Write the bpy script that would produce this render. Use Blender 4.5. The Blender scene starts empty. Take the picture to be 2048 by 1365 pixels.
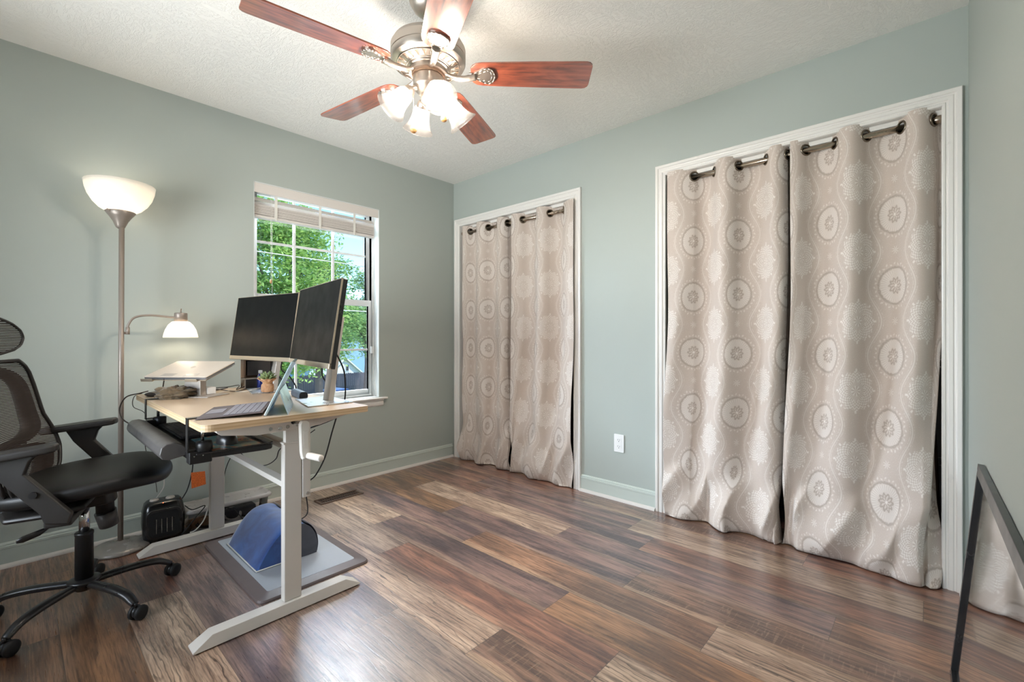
import bpy, math, random
from math import sin, cos, pi, radians as R, sqrt, atan2
from mathutils import Vector as V, Matrix

S = bpy.context.scene
COL = S.collection
random.seed(7)

# ------------------------------------------------------------------ camera
CAMH, YAW, FPX, HORY = 1.0626, R(42.506), 913.0, 675.5
cd = bpy.data.cameras.new('camera')
cd.sensor_width = 36.0
cd.lens = FPX / 2048 * 36
cd.shift_y = -(682.5 - HORY) / 2048
cd.clip_start = 0.02
cam = bpy.data.objects.new('camera', cd)
COL.objects.link(cam)
cam.location = (0, 0, CAMH)
cam.rotation_euler = (pi/2, 0, YAW - pi/2)
S.camera = cam

# ------------------------------------------------------------------ world, sun, exposure
SUN_EL, SUN_AZ = 58, 200
w = bpy.data.worlds.new('sky'); S.world = w; w.use_nodes = True
wn = w.node_tree; wn.nodes.clear()
sky = wn.nodes.new('ShaderNodeTexSky'); sky.sky_type = 'NISHITA'
sky.sun_disc = False; sky.sun_elevation = R(SUN_EL); sky.sun_rotation = R(SUN_AZ)
sky.air_density = 1.0; sky.dust_density = 0.1; sky.ozone_density = 1.5
bg = wn.nodes.new('ShaderNodeBackground'); bg.inputs[1].default_value = 0.32
wo = wn.nodes.new('ShaderNodeOutputWorld')
tint = wn.nodes.new('ShaderNodeMix'); tint.data_type = 'RGBA'; tint.blend_type = 'MULTIPLY'; tint.inputs[0].default_value = 1
tint.inputs[7].default_value = (.66, .86, 1.08, 1); wn.links.new(sky.outputs[0], tint.inputs[6]); wn.links.new(tint.outputs[2], bg.inputs[0]); wn.links.new(bg.outputs[0], wo.inputs[0])

sd = bpy.data.lights.new('sun', 'SUN'); sd.energy = 4.2; sd.angle = R(1.0); sd.color = (1, .95, .86)
so = bpy.data.objects.new('sun', sd); COL.objects.link(so)
# the sun stands behind the house (over the camera side), so it lights the garden the window looks on
so.rotation_euler = V((0.45, -0.75, 1.25)).to_track_quat('Z', 'Y').to_euler()

# sky portals in the window and in the added window behind the camera
def portal(name, loc, rot, sx, sy):
    l = bpy.data.lights.new(name, 'AREA'); l.shape = 'RECTANGLE'; l.size = sx; l.size_y = sy
    l.cycles.is_portal = True
    o = bpy.data.objects.new(name, l); COL.objects.link(o); o.location = loc; o.rotation_euler = rot
    return o

def fill_lamp(name, loc, rot, sx, sy, e, col):
    l = bpy.data.lights.new(name, 'AREA'); l.shape = 'RECTANGLE'; l.size = sx; l.size_y = sy; l.energy = e; l.color = col
    o = bpy.data.objects.new(name, l); COL.objects.link(o); o.location = loc; o.rotation_euler = rot
    return o
# added fill lamps, unseen, beyond the garden window and behind the camera
fill_lamp('high_fill_light', (1.47, 4.75, 3.75), V((0, 1.55, 2.45)).to_track_quat('Z', 'Y').to_euler(), 3.0, 1.8, 1750, (.86, .93, 1.0))
fill_lamp('side_fill_light', (-1.1, 7.4, 3.0), V((-3.2, 5.6, 2.0)).to_track_quat('Z', 'Y').to_euler(), 3.2, 3.6, 950, (.76, .87, 1.0))
fill_lamp('back_fill_light', (-1.35, 1.85, .95), (0, R(-118), 0), 1.5, 1.9, 135, (.93, .96, 1.0))

S.view_settings.view_transform = 'Standard'
S.view_settings.look = 'None'
S.view_settings.gamma = 1.0
S.view_settings.use_curve_mapping = False
S.view_settings.exposure = 0.50

# ------------------------------------------------------------------ room measures
XC, YW, YR, XB, H = 2.670, 3.158, -0.116, -0.75, 2.44
RSLOPE = 0.012                      # the right wall runs very slightly out of square
def yr(x): return YR - RSLOPE * (XC - x)

_c, _s = cos(YAW), sin(YAW)
def ray(x, y):
    r = (x - 1024) / FPX
    return V((_c + r*_s, _s - r*_c, (HORY - y) / FPX))
def on(x, y, ax, val):              # where the line of sight of a measured point meets a real plane of the room
    d = ray(x, y); o = V((0, 0, CAMH)); i = 'XYZ'.index(ax)
    return o + d * ((val - o[i]) / d[i])

# ------------------------------------------------------------------ mesh builder
def frame(d):
    d = V(d).normalized()
    a = V((0, 0, 1)) if abs(d.z) < .95 else V((1, 0, 0))
    u = d.cross(a).normalized(); v = d.cross(u).normalized()
    return u, v
class MB:
    def __init__(s): s.v = []; s.f = []; s.sm = []; s.mi = []; s.m = 0
    def add(s, vs, fs, smooth=False, M=None):
        b = len(s.v)
        for p in vs:
            p = V(p)
            s.v.append(tuple(M @ p) if M else tuple(p))
        for f in fs:
            s.f.append(tuple(b + i for i in f)); s.sm.append(smooth); s.mi.append(s.m)
        return s
    def box(s, x0, x1, y0, y1, z0, z1, M=None):
        vs = [(x, y, z) for x in (x0, x1) for y in (y0, y1) for z in (z0, z1)]
        return s.add(vs, [(0,1,3,2), (4,6,7,5), (0,4,5,1), (2,3,7,6), (0,2,6,4), (1,5,7,3)], False, M)
    def tube(s, pts, r, n=10, M=None, caps=True, flat=1.0, up=None):
        pts = [V(p) for p in pts]; k = len(pts)
        rs = r if isinstance(r, (list, tuple)) else [r]*k
        vs = []; fs = []; pu = None
        for i, p in enumerate(pts):
            d = (pts[min(i+1, k-1)] - pts[max(i-1, 0)])
            if d.length < 1e-9: d = V((0, 0, 1))
            d.normalize()
            if pu is None:
                u, vv = frame(d)
                if up is not None:
                    u = V(up) - d*d.dot(V(up)); u.normalize(); vv = d.cross(u)
            else:
                u = pu - d*d.dot(pu)
                u = u.normalized() if u.length > 1e-6 else frame(d)[0]
                vv = d.cross(u)
            pu = u
            for j in range(n):
                a = 2*pi*j/n
                vs.append(p + u*(cos(a)*rs[i]*flat) + vv*(sin(a)*rs[i]))
        for i in range(k-1):
            for j in range(n):
                fs.append((i*n+j, i*n+(j+1)%n, (i+1)*n+(j+1)%n, (i+1)*n+j))
        s.add(vs, fs, True, M)
        if caps:
            b = len(s.v) - len(vs)
            s.f.append(tuple(b+j for j in range(n))[::-1]); s.sm.append(False); s.mi.append(s.m)
            s.f.append(tuple(b+(k-1)*n+j for j in range(n))); s.sm.append(False); s.mi.append(s.m)
        return s
    def cyl(s, a, b, r, r2=None, n=20, M=None):
        return s.tube([a, b], [r, r if r2 is None else r2], n, M)
    def lathe(s, prof, n=32, M=None, closed=False, ang=2*pi):
        vs = []; fs = []; k = len(prof); full = abs(ang-2*pi) < 1e-6
        m = n if full else n+1
        for j in range(m):
            a = ang*j/n
            for (r, z) in prof: vs.append((r*cos(a), r*sin(a), z))
        for j in range(n):
            j2 = (j+1) % m
            for i in range(k-1):
                fs.append((j*k+i, j2*k+i, j2*k+i+1, j*k+i+1))
            if closed: fs.append((j*k+k-1, j2*k+k-1, j2*k, j*k))
        return s.add(vs, fs, True, M)
    def prism(s, poly, a, b, axis='Z', M=None, smooth=False):
        # poly in the plane across axis, extruded from a to b
        def P(p, t):
            return {'Z': (p[0], p[1], t), 'Y': (p[0], t, p[1]), 'X': (t, p[0], p[1])}[axis]
        n = len(poly)
        vs = [P(p, a) for p in poly] + [P(p, b) for p in poly]
        s.add(vs, [(i, (i+1) % n, n+(i+1) % n, n+i) for i in range(n)], smooth, M)
        bb = len(s.v) - 2*n
        s.f.append(tuple(bb+i for i in range(n))[::-1]); s.sm.append(False); s.mi.append(s.m)
        s.f.append(tuple(bb+n+i for i in range(n))); s.sm.append(False); s.mi.append(s.m)
        return s
    def grid(s, fn, nu, nv, M=None, smooth=True):
        vs = [fn(i/nu, j/nv) for i in range(nu+1) for j in range(nv+1)]
        fs = [(i*(nv+1)+j, (i+1)*(nv+1)+j, (i+1)*(nv+1)+j+1, i*(nv+1)+j+1) for i in range(nu) for j in range(nv)]
        return s.add(vs, fs, smooth, M)
    def sphere(s, c, r, nu=16, nv=10, sc=(1, 1, 1), M=None):
        c = V(c)
        def f(u, v):
            a = 2*pi*u; b = pi*v
            return c + V((r*sc[0]*sin(b)*cos(a), r*sc[1]*sin(b)*sin(a), r*sc[2]*cos(b)))
        return s.grid(f, nu, nv, M)
    def torus(s, c, ax, R_, r_, n=24, m=8, M=None):
        c = V(c); d = V(ax).normalized(); u, v = frame(d)
        vs = []; fs = []
        for i in range(n):
            a = 2*pi*i/n; e = u*cos(a) + v*sin(a)
            for j in range(m):
                b = 2*pi*j/m
                vs.append(c + e*(R_ + r_*cos(b)) + d*(r_*sin(b)))
        for i in range(n):
            for j in range(m):
                fs.append((i*m+j, ((i+1) % n)*m+j, ((i+1) % n)*m+(j+1) % m, i*m+(j+1) % m))
        return s.add(vs, fs, True, M)
    def build(s, name, mat, parent=None, bev=0.0, seg=2, solid=0.0, sub=0, fix=True, split=0):
        me = bpy.data.meshes.new(name)
        me.from_pydata([tuple(v) for v in s.v], [], s.f)
        mats = mat if isinstance(mat, (list, tuple)) else [mat]
        for m in mats: me.materials.append(m)
        me.polygons.foreach_set('use_smooth', s.sm)
        me.polygons.foreach_set('material_index', s.mi)
        me.update()
        if fix:
            import bmesh
            bm = bmesh.new(); bm.from_mesh(me)
            bmesh.ops.remove_doubles(bm, verts=bm.verts, dist=1e-5)
            bmesh.ops.recalc_face_normals(bm, faces=bm.faces)
            bm.to_mesh(me); bm.free()
        o = bpy.data.objects.new(name, me); COL.objects.link(o)
        if parent: o.parent = parent
        if sub:
            md = o.modifiers.new('s', 'SUBSURF'); md.levels = sub; md.render_levels = sub
        if solid:
            md = o.modifiers.new('t', 'SOLIDIFY'); md.thickness = solid; md.offset = 0
        if split:
            md = o.modifiers.new('e', 'EDGE_SPLIT'); md.split_angle = R(split)
        if bev:
            md = o.modifiers.new('b', 'BEVEL'); md.width = bev; md.segments = seg; md.limit_method = 'ANGLE'; md.angle_limit = R(35)
            md.harden_normals = False
            for p in me.polygons: p.use_smooth = True
            me2 = o.modifiers.new('n', 'WEIGHTED_NORMAL'); me2.keep_sharp = True
        return o

def rrect(w, h, r, n=5, cx=0, cy=0):
    pts = []
    for (sx, sy, a0) in ((1, 1, 0), (-1, 1, 90), (-1, -1, 180), (1, -1, 270)):
        for k in range(n+1):
            a = R(a0 + 90*k/n)
            pts.append((cx + sx*(w/2-r) + r*cos(a), cy + sy*(h/2-r) + r*sin(a)))
    return pts
def spline(pts, n=8):
    pts = [V(p) for p in pts]; out = []
    for i in range(len(pts)-1):
        p0 = pts[max(i-1, 0)]; p1 = pts[i]; p2 = pts[i+1]; p3 = pts[min(i+2, len(pts)-1)]
        for k in range(n):
            t = k/n
            out.append(.5*((2*p1) + (p2-p0)*t + (2*p0-5*p1+4*p2-p3)*t*t + (3*p1-p0-3*p2+p3)*t*t*t))
    out.append(pts[-1]); return out
def empty(name, loc, label=None, cat=None, group=None, rz=0):
    o = bpy.data.objects.new(name, None); COL.objects.link(o)
    o.location = loc; o.rotation_euler = (0, 0, rz); o.empty_display_size = .05
    if label: tag(o, label, cat, group)
    return o
def tag(o, label, cat, group=None):
    o['label'] = label; o['category'] = cat
    if group: o['group'] = group
    return o
def struct(o): o['kind'] = 'structure'; return o
def mat4(loc=(0, 0, 0), rz=0, ry=0, rx=0):
    return Matrix.Translation(V(loc)) @ Matrix.Rotation(rz, 4, 'Z') @ Matrix.Rotation(ry, 4, 'Y') @ Matrix.Rotation(rx, 4, 'X')
def inv(o):                                   # brings world coordinates into a thing's own space
    bpy.context.view_layer.update()
    return o.matrix_world.inverted()

# ------------------------------------------------------------------ materials
def srgb(r, g, b):
    def f(c):
        c /= 255
        return c/12.92 if c <= .04045 else ((c+.055)/1.055)**2.4
    return (f(r), f(g), f(b), 1)
class NT:
    def __init__(s, name):
        s.m = bpy.data.materials.new(name); s.m.use_nodes = True
        s.t = s.m.node_tree; s.b = s.t.nodes['Principled BSDF']; s.o = s.t.nodes['Material Output']
    def n(s, typ, **k):
        x = s.t.nodes.new('ShaderNode' + typ)
        for a, b in k.items(): setattr(x, a, b)
        return x
    def l(s, a, b): s.t.links.new(a, b)
    def val(s, x, sock):
        if isinstance(x, (int, float)): sock.default_value = x
        elif isinstance(x, tuple): sock.default_value = x
        else: s.l(x, sock)
    def math(s, op, a, b=None, c=None, clamp=False):
        x = s.n('Math', operation=op); x.use_clamp = clamp
        s.val(a, x.inputs[0])
        if b is not None: s.val(b, x.inputs[1])
        if c is not None: s.val(c, x.inputs[2])
        return x.outputs[0]
    def mix(s, f, a, b, blend='MIX'):
        x = s.n('Mix', data_type='RGBA', blend_type=blend)
        s.val(f, x.inputs[0]); s.val(a, x.inputs[6]); s.val(b, x.inputs[7])
        return x.outputs[2]
    def ramp(s, f, stops):
        x = s.n('ValToRGB'); e = x.color_ramp.elements
        while len(e) < len(stops): e.new(.5)
        for i, (p, c) in enumerate(stops):
            e[i].position = p; e[i].color = c if isinstance(c, tuple) else (c, c, c, 1)
        s.val(f, x.inputs[0]); return x.outputs[0]
    def noise(s, vec, scale, detail=4, rough=.5, dist=0):
        x = s.n('TexNoise'); x.inputs['Scale'].default_value = scale; x.inputs['Detail'].default_value = detail
        x.inputs['Roughness'].default_value = rough; x.inputs['Distortion'].default_value = dist
        if vec is not None: s.l(vec, x.inputs['Vector'])
        return x.outputs[0]
    def coord(s, which='Object'):
        return s.n('TexCoord').outputs[which]
    def mapping(s, vec, sc=(1, 1, 1), loc=(0, 0, 0)):
        x = s.n('Mapping'); s.l(vec, x.inputs[0]); x.inputs['Scale'].default_value = sc; x.inputs['Location'].default_value = loc
        return x.outputs[0]
    def bump(s, h, strength=.3, dist=.01):
        x = s.n('Bump'); x.inputs['Strength'].default_value = strength; x.inputs['Distance'].default_value = dist
        s.l(h, x.inputs['Height']); s.l(x.outputs[0], s.b.inputs['Normal']); return x
def P(name, col, rough=.5, metal=0, spec=.5, **k):
    t = NT(name); b = t.b
    b.inputs['Base Color'].default_value = col; b.inputs['Roughness'].default_value = rough
    b.inputs['Metallic'].default_value = metal; b.inputs['Specular IOR Level'].default_value = spec
    for a, v in k.items(): b.inputs[a.replace('_', ' ')].default_value = v
    # a faint unevenness so nothing is perfectly uniform
    nz = t.noise(t.coord('Object'), 14, 3)
    x = t.ramp(nz, [(0.3, max(rough-.05, .02)), (0.7, min(rough+.06, 1))]); t.l(x, b.inputs['Roughness'])
    return t.m
def emis(name, col, st):
    t = NT(name); t.b.inputs['Base Color'].default_value = (0, 0, 0, 1)
    t.b.inputs['Emission Color'].default_value = col; t.b.inputs['Emission Strength'].default_value = st
    return t.m

def m_wall():
    t = NT('sage_paint'); t.b.inputs['Roughness'].default_value = .55
    nz = t.noise(t.coord('Object'), 1.3, 3)
    t.l(t.mix(nz, srgb(167, 174, 167), srgb(170, 177, 171)), t.b.inputs['Base Color'])
    t.bump(t.noise(t.coord('Object'), 180, 3), .08, .002)
    return t.m
def m_ceiling():
    t = NT('textured_ceiling'); t.b.inputs['Roughness'].default_value = .85
    t.b.inputs['Base Color'].default_value = srgb(238, 236, 230)
    co = t.coord('Object')
    a = t.noise(t.mapping(co, (9, 26, 1)), 1.6, 5, .6, 1.4)
    b = t.noise(t.mapping(co, (26, 9, 1)), 1.6, 5, .6, 1.6)
    m = t.noise(co, 2.5, 2)
    h = t.mix(t.ramp(m, [(.42, 0.0), (.58, 1.0)]), a, b)
    h2 = t.ramp(h, [(.46, 0.0), (.53, 1.0), (.60, .2)])
    t.bump(h2, .42, .004)
    return t.m
def m_floor():
    t = NT('plank_floor')
    uv = t.n('UVMap', uv_map='grain').outputs[0]
    pl = t.n('UVMap', uv_map='plank').outputs[0]
    ca = t.n('Attribute', attribute_name='ca').outputs['Color']
    cb = t.n('Attribute', attribute_name='cb').outputs['Color']
    pt = t.n('SeparateColor'); t.l(t.n('Attribute', attribute_name='pt').outputs['Color'], pt.inputs[0])
    hatch, zebra, sap = pt.outputs[0], pt.outputs[1], pt.outputs[2]
    sep = t.n('SeparateXYZ'); t.l(pl, sep.inputs[0]); pu, pv = sep.outputs[0], sep.outputs[1]
    big = t.noise(t.mapping(uv, (9, 1.6, 1)), 1.0, 5, .6, .8)
    streak = t.noise(t.mapping(uv, (55, 2.2, 1)), 1.0, 5, .62, .5)
    fine = t.noise(t.mapping(uv, (240, 9, 1)), 1.0, 3, .5, .3)
    f1 = t.ramp(t.math('ADD', t.math('MULTIPLY', big, .62), t.math('MULTIPLY', streak, .42)), [(.42, 0.0), (.58, 1.0)])
    c = t.mix(f1, ca, cb)
    crack = t.ramp(t.noise(t.mapping(uv, (22, 1.1, 1)), 1.0, 6, .7, 1.6), [(.485, 0.0), (.5, 1.0), (.515, 0.0)])
    c = t.mix(t.math('MULTIPLY', crack, t.ramp(big, [(.45, 0.0), (.6, .75)])), c, srgb(44, 30, 26))
    spot = t.ramp(t.noise(t.mapping(uv, (14, 4, 1)), 1.0, 6, .75, .6), [(.56, 0.0), (.70, .55)])
    c = t.mix(spot, c, t.mix(.6, cb, srgb(40, 34, 36)))
    # pale sap edges along a long side
    e1 = t.math('LESS_THAN', t.math('ADD', pu, t.math('MULTIPLY', t.math('SUBTRACT', big, .5), .35)), .16)
    sapc = t.mix(.55, c, srgb(200, 168, 136))
    c = t.mix(t.math('MULTIPLY', t.math('MULTIPLY', e1, sap), .85), c, sapc)
    # cathedral growth rings with dark lines on the pale planks
    wv = t.n('TexWave', wave_type='BANDS', bands_direction='X', wave_profile='SAW'); t.l(t.mapping(uv, (1, .16, 1)), wv.inputs[0])
    wv.inputs['Scale'].default_value = 17; wv.inputs['Distortion'].default_value = 11; wv.inputs['Detail'].default_value = 3; wv.inputs['Detail Scale'].default_value = 1.6
    lines = t.ramp(wv.outputs[1], [(.0, 1.0), (.16, .9), (.30, 0.0), (1.0, 0.0)])
    lines2 = t.math('MULTIPLY', lines, t.ramp(streak, [(.38, .15), (.6, 1.0)]))
    c = t.mix(t.math('MULTIPLY', lines2, t.math('ADD', t.math('MULTIPLY', zebra, .85), .22)), c, t.mix(.75, cb, srgb(48, 34, 28)))
    # knots
    vo = t.n('TexVoronoi', feature='F1'); t.l(t.mapping(uv, (3.2, 1.2, 1)), vo.inputs['Vector']); vo.inputs['Scale'].default_value = 1.0
    kn = t.ramp(t.math('ADD', vo.outputs['Distance'], t.math('MULTIPLY', t.math('SUBTRACT', streak, .5), .12)), [(.0, 1.0), (.06, .8), (.12, .15), (.15, .55), (.19, 0.0)])
    c = t.mix(t.math('MULTIPLY', kn, .6), c, srgb(58, 40, 34))
    # saw marks across the plank
    hx = t.noise(t.mapping(uv, (14, 95, 1)), 1.0, 3, .6, .2)
    hm = t.math('MULTIPLY', t.ramp(hx, [(.55, 0.0), (.63, 1.0)]), t.math('MULTIPLY', hatch, t.ramp(big, [(.42, 0.0), (.55, 1.0)])))
    c = t.mix(t.math('MULTIPLY', hm, .3), c, srgb(196, 166, 138))
    c = t.mix(t.math('MULTIPLY', t.math('SUBTRACT', fine, .47, None, True), 2.2), c, srgb(40, 28, 24))
    # micro gap round every plank
    def edge(x, wdt):
        return t.math('LESS_THAN', t.math('SUBTRACT', .5, t.math('ABSOLUTE', t.math('SUBTRACT', x, .5))), wdt)
    gap = t.math('MAXIMUM', edge(pu, .006), edge(pv, .0011))
    c = t.mix(t.math('MULTIPLY', gap, .55), c, srgb(46, 34, 30))
    t.l(c, t.b.inputs['Base Color'])
    t.l(t.ramp(fine, [(.3, .27), (.7, .42)]), t.b.inputs['Roughness'])
    t.b.inputs['Specular IOR Level'].default_value = .8
    t.b.inputs['Coat Weight'].default_value = .8; t.b.inputs['Coat Roughness'].default_value = .27; t.b.inputs['Coat IOR'].default_value = 1.6
    hgt = t.math('SUBTRACT', t.math('ADD', t.math('MULTIPLY', fine, .5), t.math('MULTIPLY', streak, .6)), t.math('ADD', gap, t.math('MULTIPLY', lines2, .35)))
    t.bump(hgt, .42, .0012)
    return t.m
def m_curtain():
    t = NT('medallion_fabric')
    uv = t.n('UVMap', uv_map='cloth').outputs[0]
    sp = t.n('SeparateXYZ'); t.l(uv, sp.inputs[0]); u, v = sp.outputs[0], sp.outputs[1]      # u in column periods, v in metres
    PV, PU = .325, .40
    vv = t.math('DIVIDE', v, PV)
    jit = t.math('MULTIPLY', t.math('SUBTRACT', t.noise(t.mapping(uv, (26, 70, 1)), 1, 2), .5), .012)
    def cell(ou, ov):
        cu = t.math('SUBTRACT', t.math('FRACT', t.math('ADD', t.math('ADD', u, 20.5 + ou), 0)), .5)
        cv = t.math('SUBTRACT', t.math('FRACT', t.math('ADD', vv, 20.5 + ov)), .5)
        x = t.math('MULTIPLY', cu, PU); y = t.math('MULTIPLY', cv, PV)
        r = t.math('SQRT', t.math('ADD', t.math('MULTIPLY', x, x), t.math('MULTIPLY', y, y)))
        return x, y, r, t.math('ARCTAN2', y, x)
    def band(r, a, b, s=.002):
        return t.math('MULTIPLY', t.math('DIVIDE', t.math('SUBTRACT', r, a - s), 2*s, clamp=True), t.math('DIVIDE', t.math('SUBTRACT', b + s, r), 2*s, clamp=True))
    def spokes(th, n, lo=-.2, hi=.3, ph=0.):
        return t.ramp(t.math('SINE', t.math('ADD', t.math('MULTIPLY', th, n), ph)), [(.5 + lo/2, 0.0), (.5 + hi/2, 1.0)]) if False else t.math('DIVIDE', t.math('SUBTRACT', t.math('SINE', t.math('ADD', t.math('MULTIPLY', th, float(n)), ph)), lo), hi - lo, clamp=True)
    x, y, r, th = cell(0, 0)
    xb, yb, rb, tb = cell(.5, .5)
    rj = t.math('ADD', r, jit); rbj = t.math('ADD', rb, jit)
    base = srgb(192, 177, 165); light = srgb(223, 215, 207); dark = srgb(172, 157, 145)
    c = base
    # ogee bands that weave between the medallions
    og = t.math('ABSOLUTE', t.math('SUBTRACT', t.math('ABSOLUTE', x), t.math('ADD', .105, t.math('MULTIPLY', t.math('COSINE', t.math('MULTIPLY', vv, 2*pi)), .034))))
    ogm = t.math('MAXIMUM', band(og, -.1, .0035, .0012), t.math('MULTIPLY', band(og, .009, .0125, .001), t.ramp(t.noise(t.mapping(uv, (60, 90, 1)), 1, 2), [(.45, 0.0), (.55, 1.0)])))
    c = t.mix(t.math('MULTIPLY', ogm, .5), c, light)
    # small stars between rings
    x2, y2, r2, t2 = cell(0, .5)
    st = t.math('MULTIPLY', band(t.math('ADD', r2, t.math('MULTIPLY', t.math('COSINE', t.math('MULTIPLY', t2, 8.)), .006)), -1, .014), spokes(t2, 8))
    c = t.mix(t.math('MULTIPLY', st, .8), c, light)
    # ring medallion
    c = t.mix(t.math('MULTIPLY', band(rj, -1, .094), .36), c, light)
    c = t.mix(t.math('MULTIPLY', band(rj, .0845, .094), 1.0), c, base)
    c = t.mix(band(rj, .078, .088), c, dark)
    ray_ = t.math('MULTIPLY', band(rj, .040, .074), spokes(th, 40, .0, .8))
    c = t.mix(t.math('MULTIPLY', ray_, .6), c, light)
    pet = t.math('ADD', .030, t.math('MULTIPLY', t.math('COSINE', t.math('MULTIPLY', th, 10.)), .005))
    c = t.mix(t.math('MULTIPLY', band(t.math('SUBTRACT', rj, pet), -.006, .005), .95), c, dark)
    c = t.mix(t.math('MULTIPLY', t.math('MULTIPLY', band(rj, -1, .023), spokes(th, 8)), .85), c, dark)
    c = t.mix(band(rj, -1, .006), c, light)
    halo = t.math('MULTIPLY', band(t.math('SUBTRACT', rj, t.math('MULTIPLY', t.math('COSINE', t.math('MULTIPLY', th, 16.)), .004)), .096, .104), spokes(th, 32))
    c = t.mix(t.math('MULTIPLY', halo, .6), c, light)
    # burst medallion
    edge = t.math('SUBTRACT', rbj, t.math('MULTIPLY', t.math('COSINE', t.math('MULTIPLY', tb, 12.)), .006))
    lace = t.ramp(t.math('SINE', t.math('ADD', t.math('MULTIPLY', rb, 420.), t.math('MULTIPLY', t.math('SINE', t.math('MULTIPLY', tb, 24.)), 2.2))), [(.42, 0.0), (.62, 1.0)])
    c = t.mix(t.math('MULTIPLY', band(edge, .046, .092), t.math('ADD', .18, t.math('MULTIPLY', lace, .75))), c, light)
    c = t.mix(t.math('MULTIPLY', t.math('MULTIPLY', band(rbj, .022, .05), spokes(tb, 30, .0, .8)), .75), c, light)
    c = t.mix(t.math('MULTIPLY', t.math('MULTIPLY', band(rbj, -1, .024), spokes(tb, 8)), .8), c, light)
    tip = t.math('MULTIPLY', band(rb, .092, .105), t.math('GREATER_THAN', t.math('COSINE', t.math('MULTIPLY', tb, 8.)), .93))
    c = t.mix(t.math('MULTIPLY', tip, .8), c, light)
    # woven flecks
    fl = t.ramp(t.noise(t.mapping(uv, (130, 190, 1)), 1, 2), [(.60, 0.0), (.66, .35)])
    c = t.mix(fl, c, light)
    t.l(c, t.b.inputs['Base Color'])
    t.b.inputs['Roughness'].default_value = .62
    t.b.inputs['Sheen Weight'].default_value = .15
    t.bump(t.noise(t.mapping(uv, (500, 900, 1)), 1, 2), .10, .001)
    return t.m
def m_glass(name='window_glass', tint=(.96, .98, .98, 1), refl=.06):
    t = NT(name)
    tr = t.n('BsdfTransparent'); tr.inputs[0].default_value = tint
    gl = t.n('BsdfGlossy'); gl.inputs['Roughness'].default_value = .02
    fr = t.n('Fresnel'); fr.inputs[0].default_value = 1.45
    mx = t.n('MixShader'); t.l(t.math('MULTIPLY', fr.outputs[0], refl*14), mx.inputs[0]); t.l(tr.outputs[0], mx.inputs[1]); t.l(gl.outputs[0], mx.inputs[2])
    t.l(mx.outputs[0], t.o.inputs[0]); return t.m
def m_frost(name, col=(1, .97, .92, 1), trans=.35, body=.85):
    t = NT(name)
    tl = t.n('BsdfTranslucent'); tl.inputs[0].default_value = col
    df = t.n('BsdfPrincipled'); df.inputs['Base Color'].default_value = (body, body*.99, body*.96, 1); df.inputs['Roughness'].default_value = .3
    a = t.n('MixShader'); a.inputs[0].default_value = .42; t.l(tl.outputs[0], a.inputs[1]); t.l(df.outputs[0], a.inputs[2])
    tr = t.n('BsdfTransparent'); b = t.n('MixShader'); b.inputs[0].default_value = trans
    t.l(a.outputs[0], b.inputs[1]); t.l(tr.outputs[0], b.inputs[2]); t.l(b.outputs[0], t.o.inputs[0])
    return t.m
def m_wood(name, a, b, sc=(1, 1, 1), rough=.4, dist=5, scale=6, axis='X', spec=.5, cb=.0):
    t = NT(name); co = t.mapping(t.coord('Object'), sc)
    wv = t.n('TexWave', wave_type='BANDS', bands_direction=axis); t.l(co, wv.inputs[0])
    wv.inputs['Scale'].default_value = scale; wv.inputs['Distortion'].default_value = dist; wv.inputs['Detail'].default_value = 3
    nz = t.noise(co, scale*5, 4, .6)
    f = t.math('ADD', t.math('MULTIPLY', wv.outputs[1], .55), t.math('MULTIPLY', nz, .45))
    t.l(t.mix(t.ramp(f, [(.25, 0.0), (.75, 1.0)]), a, b), t.b.inputs['Base Color'])
    t.b.inputs['Roughness'].default_value = rough; t.b.inputs['Specular IOR Level'].default_value = spec
    t.b.inputs['Coat Weight'].default_value = cb; t.b.inputs['Coat Roughness'].default_value = .15
    return t.m
def m_blade():
    t = NT('walnut_blade'); co = t.coord('Object')
    a = t.noise(t.mapping(co, (2.2, 46, 1)), 1.0, 5, .6, .9); b = t.noise(t.mapping(co, (5, 14, 1)), 1.0, 3, .5, 2.2)
    f = t.math('ADD', t.math('MULTIPLY', a, .6), t.math('MULTIPLY', b, .4))
    t.l(t.ramp(f, [(.36, srgb(84, 40, 32)), (.48, srgb(140, 70, 50)), (.6, srgb(168, 88, 62))]), t.b.inputs['Base Color'])
    t.b.inputs['Roughness'].default_value = .3; t.b.inputs['Specular IOR Level'].default_value = .8
    t.b.inputs['Coat Weight'].default_value = 1.0; t.b.inputs['Coat Roughness'].default_value = .16; t.b.inputs['Coat IOR'].default_value = 2.0
    return t.m
def m_mesh(name, period=.006, fill=.70, col=srgb(52, 40, 34)):
    # stretched elastomer mesh: dark cords with open gaps between them
    t = NT(name); uv = t.n('UVMap', uv_map='cords').outputs[0]
    sp = t.n('SeparateXYZ'); t.l(uv, sp.inputs[0])
    f = t.math('FRACT', t.math('DIVIDE', sp.outputs[1], period))
    m = t.math('LESS_THAN', f, fill)
    t.b.inputs['Base Color'].default_value = col; t.b.inputs['Roughness'].default_value = .7
    tr = t.n('BsdfTransparent'); mx = t.n('MixShader')
    t.l(m, mx.inputs[0]); t.l(tr.outputs[0], mx.inputs[1]); t.l(t.b.outputs[0], mx.inputs[2]); t.l(mx.outputs[0], t.o.inputs[0])
    return t.m
def m_cloth(name, a, b, scale=300, rough=.9, sheen=.2, big=6):
    t = NT(name); co = t.coord('Object')
    t.l(t.mix(t.ramp(t.noise(co, big, 5, .6, 1.), [(.35, 0.0), (.65, 1.0)]), a, b), t.b.inputs['Base Color'])
    t.b.inputs['Roughness'].default_value = rough; t.b.inputs['Sheen Weight'].default_value = sheen
    t.bump(t.noise(co, scale, 2), .15, .001); return t.m

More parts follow.
